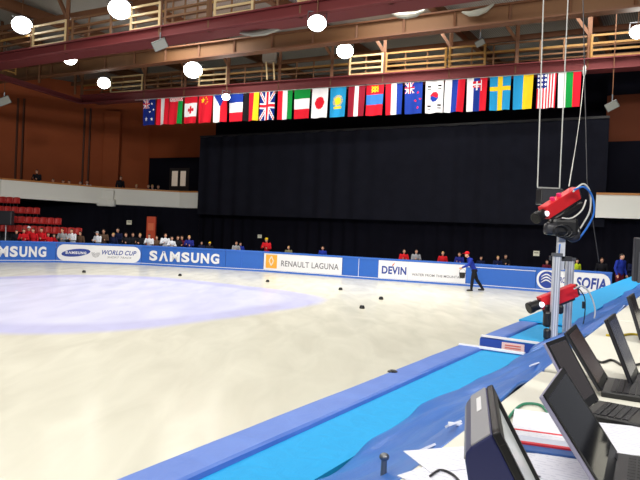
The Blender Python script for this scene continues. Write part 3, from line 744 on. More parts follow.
def red_camera(pl, pr, Y, label, hw, hh, yb=0.35):
    """pl, pr: pixel ends of the red body (lens side, rear side)"""
    A = D(pl[0], pl[1], Y); B = D(pr[0], pr[1], Y + yb)
    x = (A - B); L = x.length; x.normalize(); y = UP.cross(x).normalized(); z = x.cross(y)
    O = (A + B) / 2; Mx = Matrix(((x.x, y.x, z.x, O.x), (x.y, y.y, z.y, O.y), (x.z, y.z, z.z, O.z), (0, 0, 0, 1)))
    t = thing('video_camera', label, 'camera', M=Mx, group='red finish-line video cameras')
    b = MB(); b.box((0, 0, 0), (L, hw, hh), Mx, bev=.008); b.build('body', M_red, t)
    b = MB(); b.tube([Mx @ Vector((L / 2 + k, 0, -.005)) for k in (0, .03, .035, .11, .115, .17)], [hh * .34, hh * .36, hh * .38, hh * .38, hh * .43, hh * .43], 20); ln = b.build('lens', M_black, t)
    b = MB(); b.tube([Mx @ Vector((L / 2 + .171, 0, -.005)), Mx @ Vector((L / 2 + .174, 0, -.005))], hh * .36, 20); b.build('front_glass', M_screen, ln)
    b = MB(); b.tube([Mx @ Vector((L / 2 + .02, hh * .30, .0)), Mx @ Vector((L / 2 + .02, hh * .46, .0))], hh * .2, 12); b.build('lens_glint', mat('focus_glint', (235, 235, 245), emit=1.0), ln)  # small glowing disc painting a glint beside the lens
    b = MB(); b.box((-L / 2 - .012, 0, 0), (.03, hw * .9, hh * .9), Mx, bev=.004); b.build('rear_panel', M_dark, t)
    for k in (.25, -.25):
        pass
    b = MB(); b.box((0, 0, -hh / 2 - .015), (L * .8, hw * .7, .03), Mx, bev=.004); b.build('mount_plate', M_dark, t)
    return t, Mx, L
cy = YA - 0.1
tU, MU, LU = red_camera((543.5, 213), (575.5, 193), cy + .1, 'upper red camera aiming down left on top of the posts', 0.13, 0.165)
tL, ML, LL = red_camera((540, 303.5), (575, 290), YA + 0.11, 'lower red camera aiming left, clamped to the left post', 0.10, 0.17, 0.12)
b = MB(); b.box((LU * .18, 0, .10), (.035, .05, .05), MU, bev=.004); b.build('pink_tab', mat('pink', (230, 40, 110)), tU)
b = MB(); b.box((-LU * .02, 0, .10), (.035, .05, .05), MU, bev=.004); b.build('pink_tab', mat('pink', (230, 40, 110)), tU)
# pan head beneath the upper camera
ph = thing('pan_head', 'black pan and tilt head with cable coils under the upper camera', 'tripod head', D(562, 243, YA + .1))
b = MB(); b.box(D(563, 227, YA + .1), (.34, .2, .22), bev=.05); b.build('gear_housing', M_black, ph)
b = MB(); b.box(D(551, 229, YA + .05), (.17, .14, .15), Matrix.Identity(4), bev=.04); b.build('motor', M_dark, ph, smooth=True)
b = MB(); b.ell(D(573, 236, YA + .1), (.09, .07, .08)); b.build('motor', M_dark, ph, smooth=True)
b = MB(); b.beam(D(546, 226, YA + .1), D(582, 204, YA + .3), .06, .05); b.build('tilt_arm', M_black, ph)
b = MB()
for k in range(4): 
    c_ = D(561 + k * 3, 231, YA - .03 + .02 * k); r_ = .07 + .012 * k
    b.tube([c_ + Vector((r_ * math.cos(a) * 1.3, .01 * k, r_ * math.sin(a))) for a in [2 * PI * q / 20 for q in range(21)]], .010, 6)
b.build('cable_coil', M_black, ph, smooth=True)
b = MB(); b.box(D(547, 319, YA + .02), (.09, .1, .20), bev=.03); b.box(D(553, 309, YA + .10), (.26, .08, .12), bev=.03); b.box(D(547, 334, YA - .02), (.08, .1, .14), bev=.03); tag(b.build('post_clamp', M_black), 'black clamp fixing the lower red camera to the left post', 'clamp')
# cables
Yc = YA - .02
def CB(pts, r, m, lab): cable('camera_cable', [D(x, y, Yc + .05 * i) for i, (x, y) in enumerate(pts)], r, m, lab)
CB(((574, 190), (584, 187), (592, 196), (594, 212), (588, 226), (578, 240)), .013, M_cable_b, 'blue cable looping down from the upper camera')
CB(((573, 192), (583, 184), (590, 192), (590, 210), (583, 224), (575, 236)), .011, M_cable_w, 'white cable looping beside the blue one behind the upper camera')
CB(((562, 218), (572, 218), (582, 210), (586, 200)), .010, M_cable_w, 'pale cable sagging under the upper red camera')
CB(((574, 289), (582, 286), (590, 294), (595, 310), (592, 325), (583, 338)), .010, M_cable_w, 'pale cable looping down right of the lower camera')
CB(((574, 287), (580, 290), (585, 300), (584, 320), (580, 332)), .007, M_black, 'thin black cable hanging right of the lower camera')
CB(((560, 244), (558, 262), (556, 280), (554, 296)), .010, M_cable_b, 'blue cable running down between the two posts')
b = MB(); b.box(D(583.7, 305, Yc + .1), (.04, .03, .09), bev=.008); tag(b.build('cable_connector', M_black), 'small black inline connector on the hanging cable', 'connector')

# suspended black speaker behind upper camera, on two white lines
Ys = 14.0
b0 = D(549, 205, Ys); bt0 = D(549, 189, Ys)
t = thing('hanging_speaker', 'black box hung on two white lines above the red camera', 'speaker', b0)
b = MB(); b.box((b0.x, b0.y, (b0.z + bt0.z) / 2), (.50, .35, bt0.z - b0.z), bev=.02); b.build('cabinet', M_black, t)
b = MB(); b.box((b0.x, b0.y - .18, (b0.z + bt0.z) / 2), (.44, .01, (bt0.z - b0.z) * .85)); b.build('grille', M_dark, t)
b = MB(); l0 = D(537.5, 187.5, Ys); l1 = D(559.5, 188.5, Ys); b.beam(l0, l1, .035); b.build('spreader_bar', mat('bar_grey', (150, 150, 150)), t)
for l, (px, py) in ((l0, (543.5, 0)), (l1, (568, 0))):
    tp = D(px, py, Ys); k = (13.4 - l.z) / (tp.z - l.z); b = MB(); b.tube([l, l + (tp - l) * k], .014, 6); b.build('suspension_line', M_cable_w, t)

# ------------------------------------------------------------------ gantries
ZG = 10.1
gA = G(100, 103, ZG); gB = G(640, 68, ZG); gu = (gB - gA).normalized(); gN = Vector((gu.y, -gu.x, 0))
hA = G(0, 64, ZG); hB = G(320, 15, ZG); hu = (hB - hA).normalized(); hN = Vector((hu.y, -hu.x, 0))
def gantry(label, P, Q, posts, hang, N, bh=0.55, gold=False):
    u = (Q - P).normalized(); t = thing('lighting_gantry', label, 'gantry', P)
    b = MB(); b.beam(P + UP * bh / 2, Q + UP * bh / 2, 0.12, bh); b.beam(P + UP * .04 + N * .1, Q + UP * .04 + N * .1, 0.3, .06); b.beam(P + UP * (bh - .03) + N * .08, Q + UP * (bh - .03) + N * .08, 0.25, .06)
    b.build('edge_beam', M_rust, t)
    b = MB(); b.beam(P - N * .8 + UP * .3, Q - N * .8 + UP * .3, 1.4, .08); b.build('walkway', M_rust, t)
    for off in (0, -1.5):
        for z in ((.35, .65, 1.0) if off == 0 else (.55, 1.0)):
            b = MB(); b.beam(P + N * off + UP * (bh + z), Q + N * off + UP * (bh + z), .05, .07 if z != .65 else .10); b.build('handrail', M_tan if (off or not z == .65) else M_gold, t)
    for p in posts:
        b = MB(); b.beam(p + UP * bh, p + UP * (bh + 1.0), .07, .07); b.build('rail_post', M_tan, t)
    for p in hang:
        b = MB(); b.beam(p, p + UP * (13.3 - p.z), .16, .12); b.build('hanger', M_brown, t)
        b = MB(); b.beam(p + UP * 1.6, p + UP * 3.1 - u * 1.0, .14, .14); b.build('brace', M_brown, t)
    return t
hp = [onl(x, 90, gA, gB, ZG) for x in (82, 145, 185, 228, 279, 331, 383, 449, 515, 587)]
pp = []
for a, c in zip(hp[:-1], hp[1:]): pp += [a + (c - a) * .33, a + (c - a) * .66]
PB = onl(82, 100, gA, gB, ZG); QB = onl(760, 60, gA, gB, ZG)
gt2 = gantry('long red gantry carrying the row of flags', PB, QB, pp, hp, gN)
# railing panels, lamplight painted in as paler rail colours
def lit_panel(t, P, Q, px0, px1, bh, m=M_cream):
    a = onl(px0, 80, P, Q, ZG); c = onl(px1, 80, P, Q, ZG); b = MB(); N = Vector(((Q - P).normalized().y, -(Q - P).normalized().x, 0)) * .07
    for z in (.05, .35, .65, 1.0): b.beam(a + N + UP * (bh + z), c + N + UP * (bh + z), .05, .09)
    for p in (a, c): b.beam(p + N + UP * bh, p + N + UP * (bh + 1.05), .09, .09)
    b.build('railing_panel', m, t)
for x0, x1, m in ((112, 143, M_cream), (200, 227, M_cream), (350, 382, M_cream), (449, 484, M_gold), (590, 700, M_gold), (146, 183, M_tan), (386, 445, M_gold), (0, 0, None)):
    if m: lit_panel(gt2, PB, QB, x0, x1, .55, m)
hq = [onl(x, 40, hA, hB, ZG) for x in (-60, 67, 160, 209, 300, 390)]
pq = []
for a, c in zip(hq[:-1], hq[1:]): pq += [a + (c - a) * .25, a + (c - a) * .5, a + (c - a) * .75]
P1 = onl(-140, 60, hA, hB, ZG); Q1 = onl(560, 0, hA, hB, ZG)
gt1 = gantry('nearer red gantry running up across the top left', P1, Q1, pq, hq, hN, 0.5)
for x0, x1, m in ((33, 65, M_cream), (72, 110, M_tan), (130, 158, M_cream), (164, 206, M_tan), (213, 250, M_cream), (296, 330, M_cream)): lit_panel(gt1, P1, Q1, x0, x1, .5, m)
# left return of the far gantry
cA = PB; cB = G(22, 86, ZG); cC = cA + (cB - cA) * 1.35
t = thing('lighting_gantry', 'short red gantry return along the left wall', 'gantry', cC)
b = MB(); b.beam(cA + UP * .15, cC + UP * .15, .12, .3); b.beam(cA + UP * .03, cC + UP * .03, .3, .05); b.build('edge_beam', M_rust, t)
for q in (.1, .55, .97):
    p_ = cA + (cC - cA) * q; b = MB(); b.beam(p_ + UP * .5, p_ + UP * 3.2, .12); b.build('hanger', M_brown, t)
a_ = cA + (cC - cA) * .95
b = MB()
for z in (.1, .55, 1.0): b.beam(a_ + UP * (.5 + z) - dv * .0, a_ - (cC - cA).normalized() * .9 + UP * (.5 + z), .06, .07)
for k in (0, .9): b.beam(a_ - (cC - cA).normalized() * k + UP * .5, a_ - (cC - cA).normalized() * k + UP * 1.55, .07, .07)
b.build('railing_panel', M_gold, t)
# tan girder between gantries
rA = G(120, 68, 11.0); rB = G(640, 8, 11.0); ru = (rB - rA).normalized(); rA2 = rA - ru * 12; rB2 = rB + ru * 8
t = thing('roof_girder', 'deep tan box girder between the two gantries', 'girder', rA2)
b = MB(); b.beam(rA2 + UP * .35, rB2 + UP * .35, .2, .7); b.build('web', M_tan, t)
b = MB(); b.beam(rA2, rB2, .5, .07); b.beam(rA2 + UP * .7, rB2 + UP * .7, .5, .07); b.build('flange', M_brown, t)
L_ = (rB2 - rA2).length; st_ = int(L_ / 2.2)
for k in range(st_):
    p_ = rA2 + ru * 2.2 * k; b = MB(); b.beam(p_ + UP * .02 + Vector((ru.y, -ru.x, 0)) * .14, p_ + UP * .68 + Vector((ru.y, -ru.x, 0)) * .14, .09, .09); b.build('stiffener', M_brown, t)
# rafters along the rink
for i, x in enumerate((82, 145, 228, 331, 449, 587)):
    p_ = onl(x, 80, gA, gB, 12.9); a_ = p_ + dv * 9; c_ = p_ - dv * 26
    b = MB(); b.beam(a_ + UP * .1, c_ + UP * .1, .10, .55); b.beam(a_ - UP * .17, c_ - UP * .17, .32, .06)
    tag(b.build('roof_rafter', M_brown), 'brown steel roof rafter above the gantry, %s from the left' % ('first', 'second', 'third', 'fourth', 'fifth', 'sixth')[i], 'rafter', 'brown roof rafters')
for i, k in enumerate((-4, 2.2, 6.5)):
    a_ = rA2 + dv * k; c_ = rB2 + dv * k; a_.z = c_.z = 12.45
    b = MB(); b.beam(a_, c_, .12, .25); tag(b.build('roof_purlin', M_brown), 'brown roof purlin crossing the rafters, %s' % ('nearest', 'middle', 'farthest')[i], 'purlin')

# ------------------------------------------------------------------ floodlights
def flood(px, py, Y, r, label, lit=True, name='floodlight', power=0):
    r *= 1.2 if lit else 1
    p = D(px, py, Y); aim = (Vector((0 + p.x * .3, 8, 0)) - p).normalized()
    x = aim.cross(UP).normalized(); z = x.cross(aim)
    Mx = Matrix(((x.x, aim.x, z.x, p.x), (x.y, aim.y, z.y, p.y), (x.z, aim.z, z.z, p.z), (0, 0, 0, 1)))
    t = thing(name, label, 'floodlight', M=Mx, group='arena floodlights')
    b = MB(); b.tube([p - aim * .2 + UP * r * .6, Vector((p.x - aim.x * .2, p.y - aim.y * .2, 13.39))], .022, 6); b.build('drop_pipe', M_brown, t)
    if not lit:
        Mr = Mx @ Matrix.Rotation(.5, 4, 'Y')
        b = MB(); b.box((0, -.05, 0), (r * 2, .16, r * 1.3), Mr, bev=.02); b.box((0, -.18, 0), (r * 1.2, .14, r * .8), Mr, bev=.02); b.build('housing', mat('lamp_case', (86, 86, 84)), t)
        b = MB(); b.box((0, .032, 0), (r * 1.85, .01, r * 1.15), Mr); b.build('lens', mat('lamp_off', (140, 142, 135)), t)
        b = MB(); b.tube([Mx @ Vector((0, -.15, 0)), Mx @ Vector((0, -.25, .45))], .03, 6); b.build('yoke', M_steel, t); return
    b = MB(); b.tube([Mx @ Vector((0, k, 0)) for k in (-.35, -.3, -.15, 0, .02)], [r * .3, r * .5, r * .8, r * 1.05, r * 1.08], 20, caps=True); b.build('housing', M_silver, t, smooth=False)
    b = MB(); b.ell(Mx @ Vector((0, .03, 0)), (r * 1.12, .08, r * .95), Mx.to_3x3(), 20, 10); b.build('lens', M_lamp if lit else mat('lamp_off', (170, 172, 165)), t, smooth=True)
    b = MB(); b.tube([Mx @ Vector((r * 1.12, -.1, 0)), Mx @ Vector((r * 1.12, -.3, 0)) + UP * .3, Mx @ Vector((-r * 1.12, -.3, 0)) + UP * .3, Mx @ Vector((-r * 1.12, -.1, 0))], .025, 6); b.build('yoke', M_steel, t)
    if power:
        l = bpy.data.lights.new('flood_lamp', 'SPOT'); l.energy = power; l.spot_size = math.radians(130); l.spot_blend = .8; l.shadow_soft_size = .3; l.color = (1, .97, .9)
        lo = bpy.data.objects.new('flood_lamp', l); C.objects.link(lo)
        lo.matrix_world = Matrix.Translation(p + aim * .25) @ aim.to_track_quat('-Z', 'Y').to_matrix().to_4x4()
def yline(px, P, Q): return onl(px, 60, P, Q, ZG).y
h_ = lambda x: yline(x, P1, Q1) - .4
g_ = lambda x: yline(x, PB, QB) - .4
FL = [(22, 25, h_(22), .34, 'bright round floodlight at the upper left corner'), (120, 9, h_(120), .36, 'big bright floodlight at the top left of centre'),
      (70, 59, 34, .26, 'bright floodlight hanging just below the nearer gantry'), (104, 83, 38, .28, 'floodlight left of the first lit cream railing of the far gantry'),
      (193, 70, g_(193), .40, 'bright floodlight above the red flag with yellow stars'), (317, 23, h_(317), .24, 'bright floodlight beneath the nearer gantry at centre top'),
      (345, 51, g_(345), .32, 'bright floodlight above the pale blue sun flag'), (638, 32, 24, .22, 'floodlight cut by the right edge'),
      (226, 97, g_(226) - .5, .16, 'small bright lamp between two flags')]
for a in FL: flood(*a, power=120)
flood(160, 45, h_(160), .30, 'unlit grey floodlight under the nearer gantry', False)
flood(480, 43, g_(480), .22, 'unlit pale floodlight over the red white and blue flags', False)
flood(567, 5, 24, .16, 'small unlit floodlight near the hanging lines', False)
flood(612, 106, g_(612), .26, 'dim grey floodlight below the gantry at right', False)
flood(4, 101, 35, .34, 'dim grey floodlight at the left wall', False)
# speaker unit on far gantry, fluorescent strips
p = D(270, 56, g_(270)); t = thing('gantry_speaker', 'grey loudspeaker box on a bracket above the flags', 'speaker', p)
b = MB(); b.box(p, (.8, .5, .7), bev=.05); b.build('cabinet', mat('spk_grey', (120, 112, 100)), t); b = MB(); b.beam(p - UP * .3 - Vector((.2, 0, 0)), p - UP * 1.3 - Vector((.1, 0, 0)), .08); b.beam(p - UP * .3 + Vector((.2, 0, 0)), p - UP * 1.3 + Vector((.3, 0, 0)), .08); b.build('bracket', M_cream, t)
for i, (x0, y0, x1, y1, lab) in enumerate(((240, 33, 290, 22, 'pale reflector strip under the nearer gantry left of centre'), (390, 12, 425, 10, 'pale torn strip hanging under the nearer gantry at top'), (462, 12, 494, 4, 'grey folded reflector strip at the top near the centre'))):
    a_ = D(x0, y0, 25); c_ = D(x1, y1, 24.5); m_ = (a_ + c_) / 2 - UP * .18; b = MB(); b.tube([a_, (a_ + m_) / 2 - UP * .06, m_, (c_ + m_) / 2 - UP * .06, c_], [.04, .11, .14, .11, .04], 8)
    tag(b.build('reflector_strip', mat('strip_grey', (150, 150, 138))), lab, 'light fitting')
    
# ------------------------------------------------------------------ flags
FC = {}
def fc(n, c): 
    FC[n] = mat('flag_' + n, c, 0.8, spec=.1, emit=0.04, var=.04); return FC[n]  # slight emission in the cloth lightens the flags
for n_, c_ in dict(w=(238, 236, 238), r=(214, 30, 48), b=(30, 58, 150), g=(20, 140, 60), y=(245, 205, 40), k=(26, 24, 26), lb=(40, 150, 205), dr=(150, 34, 52), o=(235, 120, 40), nb=(22, 40, 120), cb=(60, 120, 200)).items(): fc(n_, c_)
KEYS = list(FC)
def disc(u, v, cu, cv, r): return (u - cu) ** 2 + ((v - cv) * 1.5) ** 2 < r * r
def star(u, v, cu, cv, r):
    x = u - cu; y = (v - cv) * 1.5; a = math.atan2(x, -y); d = math.hypot(x, y); k = (a * 5 / (2 * PI)) % 1; k = abs(k - .5) * 2
    return d < r * (.45 + .55 * k)
def ujack(u, v):
    x = u - .5; y = v - .5
    if abs(x) < .08 or abs(y) < .055: return 'r'
    if abs(x) < .14 or abs(y) < .095: return 'w'
    d = min(abs(x - y), abs(x + y))
    if d < .035: return 'r'
    if d < .09: return 'w'
    return 'nb'
def vert(*c): return lambda u, v: c[min(len(c) - 1, int(u * len(c)))]
def horz(*c): return lambda u, v: c[min(len(c) - 1, int(v * len(c)))]
def f_aus(u, v):
    if u > .5 and False: return 'nb'
    if u < .52 and v < .36: return ujack(u / .52, v / .36)
    for a, b_, r in ((.26, .75, .13), (.72, .2, .07), (.86, .42, .07), (.58, .5, .07), (.74, .78, .08)):
        if star(u, v, a, b_, r): return 'w'
    return 'nb'
def f_nz(u, v):
    if u < .52 and v < .36: return ujack(u / .52, v / .36)
    for a, b_ in ((.74, .35), (.88, .55), (.6, .6), (.74, .82)):
        if star(u, v, a, b_, .07): return 'r'
    return 'b'
def f_bel(u, v):
    if v < .16: return 'w' if (int(u * 14) + int(v * 30)) % 2 else 'r'
    return 'g' if u > .66 else 'r'
def f_can(u, v):
    if v < .25 or v > .75: return 'r'
    x = abs(v - .5); y = (u - .5)
    if (abs(y) < .24 and x * 1.5 < .20 * (1 - abs(y) / .26) + .04) and not (abs(abs(y) - .12) < .025 and x > .05): return 'r'
    return 'w'
def f_chn(u, v):
    if star(u, v, .3, .16, .16): return 'y'
    for a, b_ in ((.55, .08), (.64, .15), (.64, .24), (.55, .31)):
        if disc(u, v, a, b_, .035): return 'y'
    return 'r'
def f_cze(u, v):
    if v < .45 and abs(u - .5) < .5 * (1 - v / .45): return 'b'
    return 'w' if u < .5 else 'r'
def f_jpn(u, v): return 'r' if disc(u, v, .5, .5, .3) else 'w'
def f_kaz(u, v):
    if disc(u, v, .5, .47, .2): return 'y'
    a = math.atan2((v - .47) * 1.5, u - .5); d = math.hypot(u - .5, (v - .47) * 1.5)
    if .22 < d < .30 and (a * 12 / PI) % 1 < .5: return 'y'
    if v > .66 and abs(u - .5) < .25 and v < .72: return 'y'
    return 'lb'
def f_lat(u, v): return 'w' if .4 < u < .6 else 'dr'
def f_mon(u, v):
    if .33 < v < .66: return 'cb'
    if v < .33 and abs(u - .5) < .2 and (abs(v - .16) < .1) and (int(u * 20) + int(v * 30)) % 3: return 'y'
    return 'r'
def f_kor(u, v):
    if disc(u, v, .5, .5, .24):
        return 'r' if (v < .5 + .04 * math.sin((u - .5) * 12)) else 'b'
    for a, b_ in ((.2, .2), (.8, .2), (.2, .8), (.8, .8)):
        if abs(u - a) < .1 and abs(v - b_) < .07 and int((v) * 60) % 2: return 'k'
    return 'w'
def f_svk(u, v):
    if abs(u - .5) < .2 and .1 < v < .1 + .28 * (1 - (abs(u - .5) / .3) ** 2):
        if abs(u - .5) < .03 or abs(v - .2) < .018 or abs(v - .26) < .015 and abs(u - .5) < .1: return 'w'
        return 'r' if v < .30 else 'b'
    if abs(u - .5) < .24 and .08 < v < .4: return 'w' if u < .34 or abs(u - .5) > .2 else ('b' if u < .66 else 'r')
    return ('w', 'b', 'r')[min(2, int(u * 3))]
def f_swe(u, v): return 'y' if abs(u - .5) < .10 or abs(v - .36) < .065 else 'lb'
def f_usa(u, v):
    if u < .54 and v < .42:
        return 'w' if (disc((u * 5.5) % 1, ((v * 8) % 1 - .5) / 1.5 + .5, .5, .5, .28)) else 'nb'
    return 'r' if int(u * 13) % 2 == 0 else 'w'
FLG = [(143.5, 155.5, f_aus, 'leftmost flag, navy with a corner cross and white stars'), (157, 169, vert('r', 'w', 'r'), 'red-white-red striped flag second from the left'),
 (170, 183, f_bel, 'red flag with green side and patterned white top band'), (185, 197.5, f_can, 'white flag with red leaf between red ends'), (199, 212.5, f_chn, 'plain red flag with yellow stars'),
 (213.5, 227, f_cze, 'white and red flag with a blue wedge at the top'), (229, 243, horz('b', 'w', 'r'), 'blue, white and red flag in level bands'), (244, 259, vert('k', 'r', 'y'), 'black, red and yellow striped flag'),
 (260, 275, ujack, 'navy flag filled by a red and white diagonal cross'), (277.5, 292.5, vert('r', 'w', 'g'), 'red, white and green upright striped flag'), (294, 310, horz('g', 'w', 'r'), 'green, white and red flag in level bands'),
 (312, 328, f_jpn, 'white flag with a plain red disc'), (330, 346, f_kaz, 'pale blue flag with a yellow sun'), (348, 365, f_lat, 'dark red flag with a thin white stripe'),
 (366, 383.5, f_mon, 'red, blue and red banded flag with yellow sign'), (385, 402, vert('r', 'w', 'b'), 'red, white and blue upright striped flag at the middle'), (404, 422, f_nz, 'blue flag with a corner cross and red stars'),
 (425, 443, f_kor, 'white flag with a red and blue disc'), (444.5, 464.5, vert('w', 'b', 'r'), 'plain white, blue and red upright striped flag'), (466, 486.5, f_svk, 'white, blue and red flag with a shield'),
 (489, 510, f_swe, 'pale blue flag with a yellow cross'), (512.5, 532.5, vert('lb', 'y'), 'half blue and half yellow flag'), (536, 555.5, f_usa, 'flag of narrow red stripes with a starry corner'), (557, 580, vert('w', 'g', 'r'), 'rightmost flag, white, green and red upright stripes')]
fP = PB + gN * .2; fQ = QB + gN * .2
ZF = ZG - 0.015
for x0, x1, fn, lab in FLG:
    a_ = onl(x0, 100, fP, fQ, ZF); c_ = onl(x1, 100, fP, fQ, ZF); u = c_ - a_; W = u.length; u.normalize(); Hh = 1.58
    nu_, nv_ = 26, 40; b = MB(); ph = random.uniform(0, 6); am = random.uniform(.02, .05); tw = random.uniform(-.04, .04); vs = []
    for j in range(nv_ + 1):
        for i in range(nu_ + 1):
            q = i / nu_; r = j / nv_
            o = am * math.sin(q * 9 + ph + r * 1.5) * (.3 + r); sag = .015 * math.sin(q * PI * 2)
            vs.append(a_ + u * (q * W * (1 - .05 * r) + W * .025 * r + tw * r) + gN * o - UP * (r * Hh + sag))
    k = nu_ + 1
    for j in range(nv_):
        for i in range(nu_):
            b.f.append([j * k + i, j * k + i + 1, (j + 1) * k + i + 1, (j + 1) * k + i]); b.mi.append(KEYS.index(fn((i + .5) / nu_, (j + .5) / nv_)))
    b.v = vs
    tag(b.build('national_flag', [FC[q] for q in KEYS], smooth=True), lab, 'flag', 'national flags hanging in a row')
b = MB(); a_ = onl(135, 100, fP, fQ, ZF); c_ = onl(583, 100, fP, fQ, ZF); b.tube([a_, c_], .02, 6); tag(b.build('flag_line', M_cable_w), 'thin line carrying the row of flags', 'rope')
b = MB(); e_ = D(569, 186, YA + .3); s_ = c_; pts = [s_ + (e_ - s_) * k / 12 - UP * .5 * math.sin(k / 12 * PI) for k in range(13)]
b.tube(pts, .008, 6); b.ell(s_ , (.08, .08, .25)); tag(b.build('tie_rope', M_cable_w), 'slack pale rope from the last flag down to the upper camera', 'rope')
b = MB(); b.tube([D(583, 0, YA + 1), D(585, 90, YA + 1), D(587, 180, YA + .9), D(592, 215, YA + .9), D(599, 262, YA + .9)], .007, 6); tag(b.build('hanging_cable', M_dark), 'thin dark cable dropping past the upper camera', 'cable')

# ------------------------------------------------------------------ red seats
seat0 = None
rows = [(197.5, 39.8, 18), (207, 39.2, 38.5), (216.5, 38.6, 60.5), (225.5, 38.0, 81.5)]
lastz = []
for ri, (py, Y, xe) in enumerate(rows):
    zr = D(20, py, Y).z - .80; lastz.append(zr)
    a_ = G0(-160, Y); c_ = G0(xe + 2, Y)
    b = MB(); b.box(((a_.x + c_.x) / 2, Y + .1, (zr + 0.0) / 2), (c_.x - a_.x, .6, zr)); tag(b.build('stand_step', mat('step_dark', (30, 30, 36))), 'dark step under the %s red seat row' % ('top', 'second', 'third', 'lowest')[ri], 'step')
    x = c_.x - .3; k = 0
    while x > G0(-14, Y).x:
        loc = Vector((x, Y, zr))
        if seat0 is None:
            seat0 = thing('stadium_seat', 'x', 'seat', loc, 'red plastic seats in the stand'); Mx = Matrix.Translation(loc)
            b = MB(); b.box((0, 0, .42), (.45, .42, .04), Mx, bev=.015); b.build('seat', M_redseat, seat0)
            b = MB(); vs = []
            for j in range(6):
                for i in range(7):
                    q = (i / 6 - .5); vs.append(Mx @ Vector((q * .455 * (1 - .04 * j / 5), .18 + .05 * j / 5 - .06 * (2 * q) ** 2 + .02, .42 + .40 * j / 5 - .03 * (2 * q) ** 2 * (j / 5))))
            b.add(vs, [(j * 7 + i, j * 7 + i + 1, (j + 1) * 7 + i + 1, (j + 1) * 7 + i) for j in range(5) for i in range(6)]); o = b.build('backrest', M_redseat, seat0, smooth=True); md = o.modifiers.new('th', 'SOLIDIFY'); md.thickness = .025
            b = MB(); b.beam(loc + Vector((-.12, .05, 0)), loc + Vector((-.12, .05, .41)), .05); b.beam(loc + Vector((.12, .05, 0)), loc + Vector((.12, .05, .41)), .05); b.build('seat_frame', M_dark, seat0)
            o = seat0
        else: o = dup(seat0, Matrix.Translation(loc))
        tag(o, 'red plastic seat in the %s row, %s from the row end' % (('top', 'second', 'third', 'lowest')[ri], ('first', 'second', 'third', 'fourth', 'fifth', 'sixth', 'seventh', 'eighth', 'ninth', 'tenth', 'eleventh', 'twelfth', 'thirteenth', 'fourteenth', 'fifteenth', 'sixteenth')[min(k, 15)]), 'seat', 'red plastic seats in the stand')
        x -= .46; k += 1
# loudspeaker on a pole at left
Yp = 36.6; p = G0(7, Yp); zz = D(7, 218, Yp).z
t = thing('pole_speaker', 'dark loudspeaker on a thin pole in front of the red seats', 'speaker', (p.x, p.y, .15))
b = MB(); b.box((p.x, Yp, zz), (.8, .4, .85), bev=.05); b.build('cabinet', M_dark, t)
b = MB(); b.tube([(p.x, Yp, .15), (p.x, Yp, zz - .4)], .03, 8); b.build('pole', M_alu, t)
b = MB(); b.tube([(p.x, Yp, .15), (p.x, Yp, .18)], .25, 16); b.build('base', M_black, t)

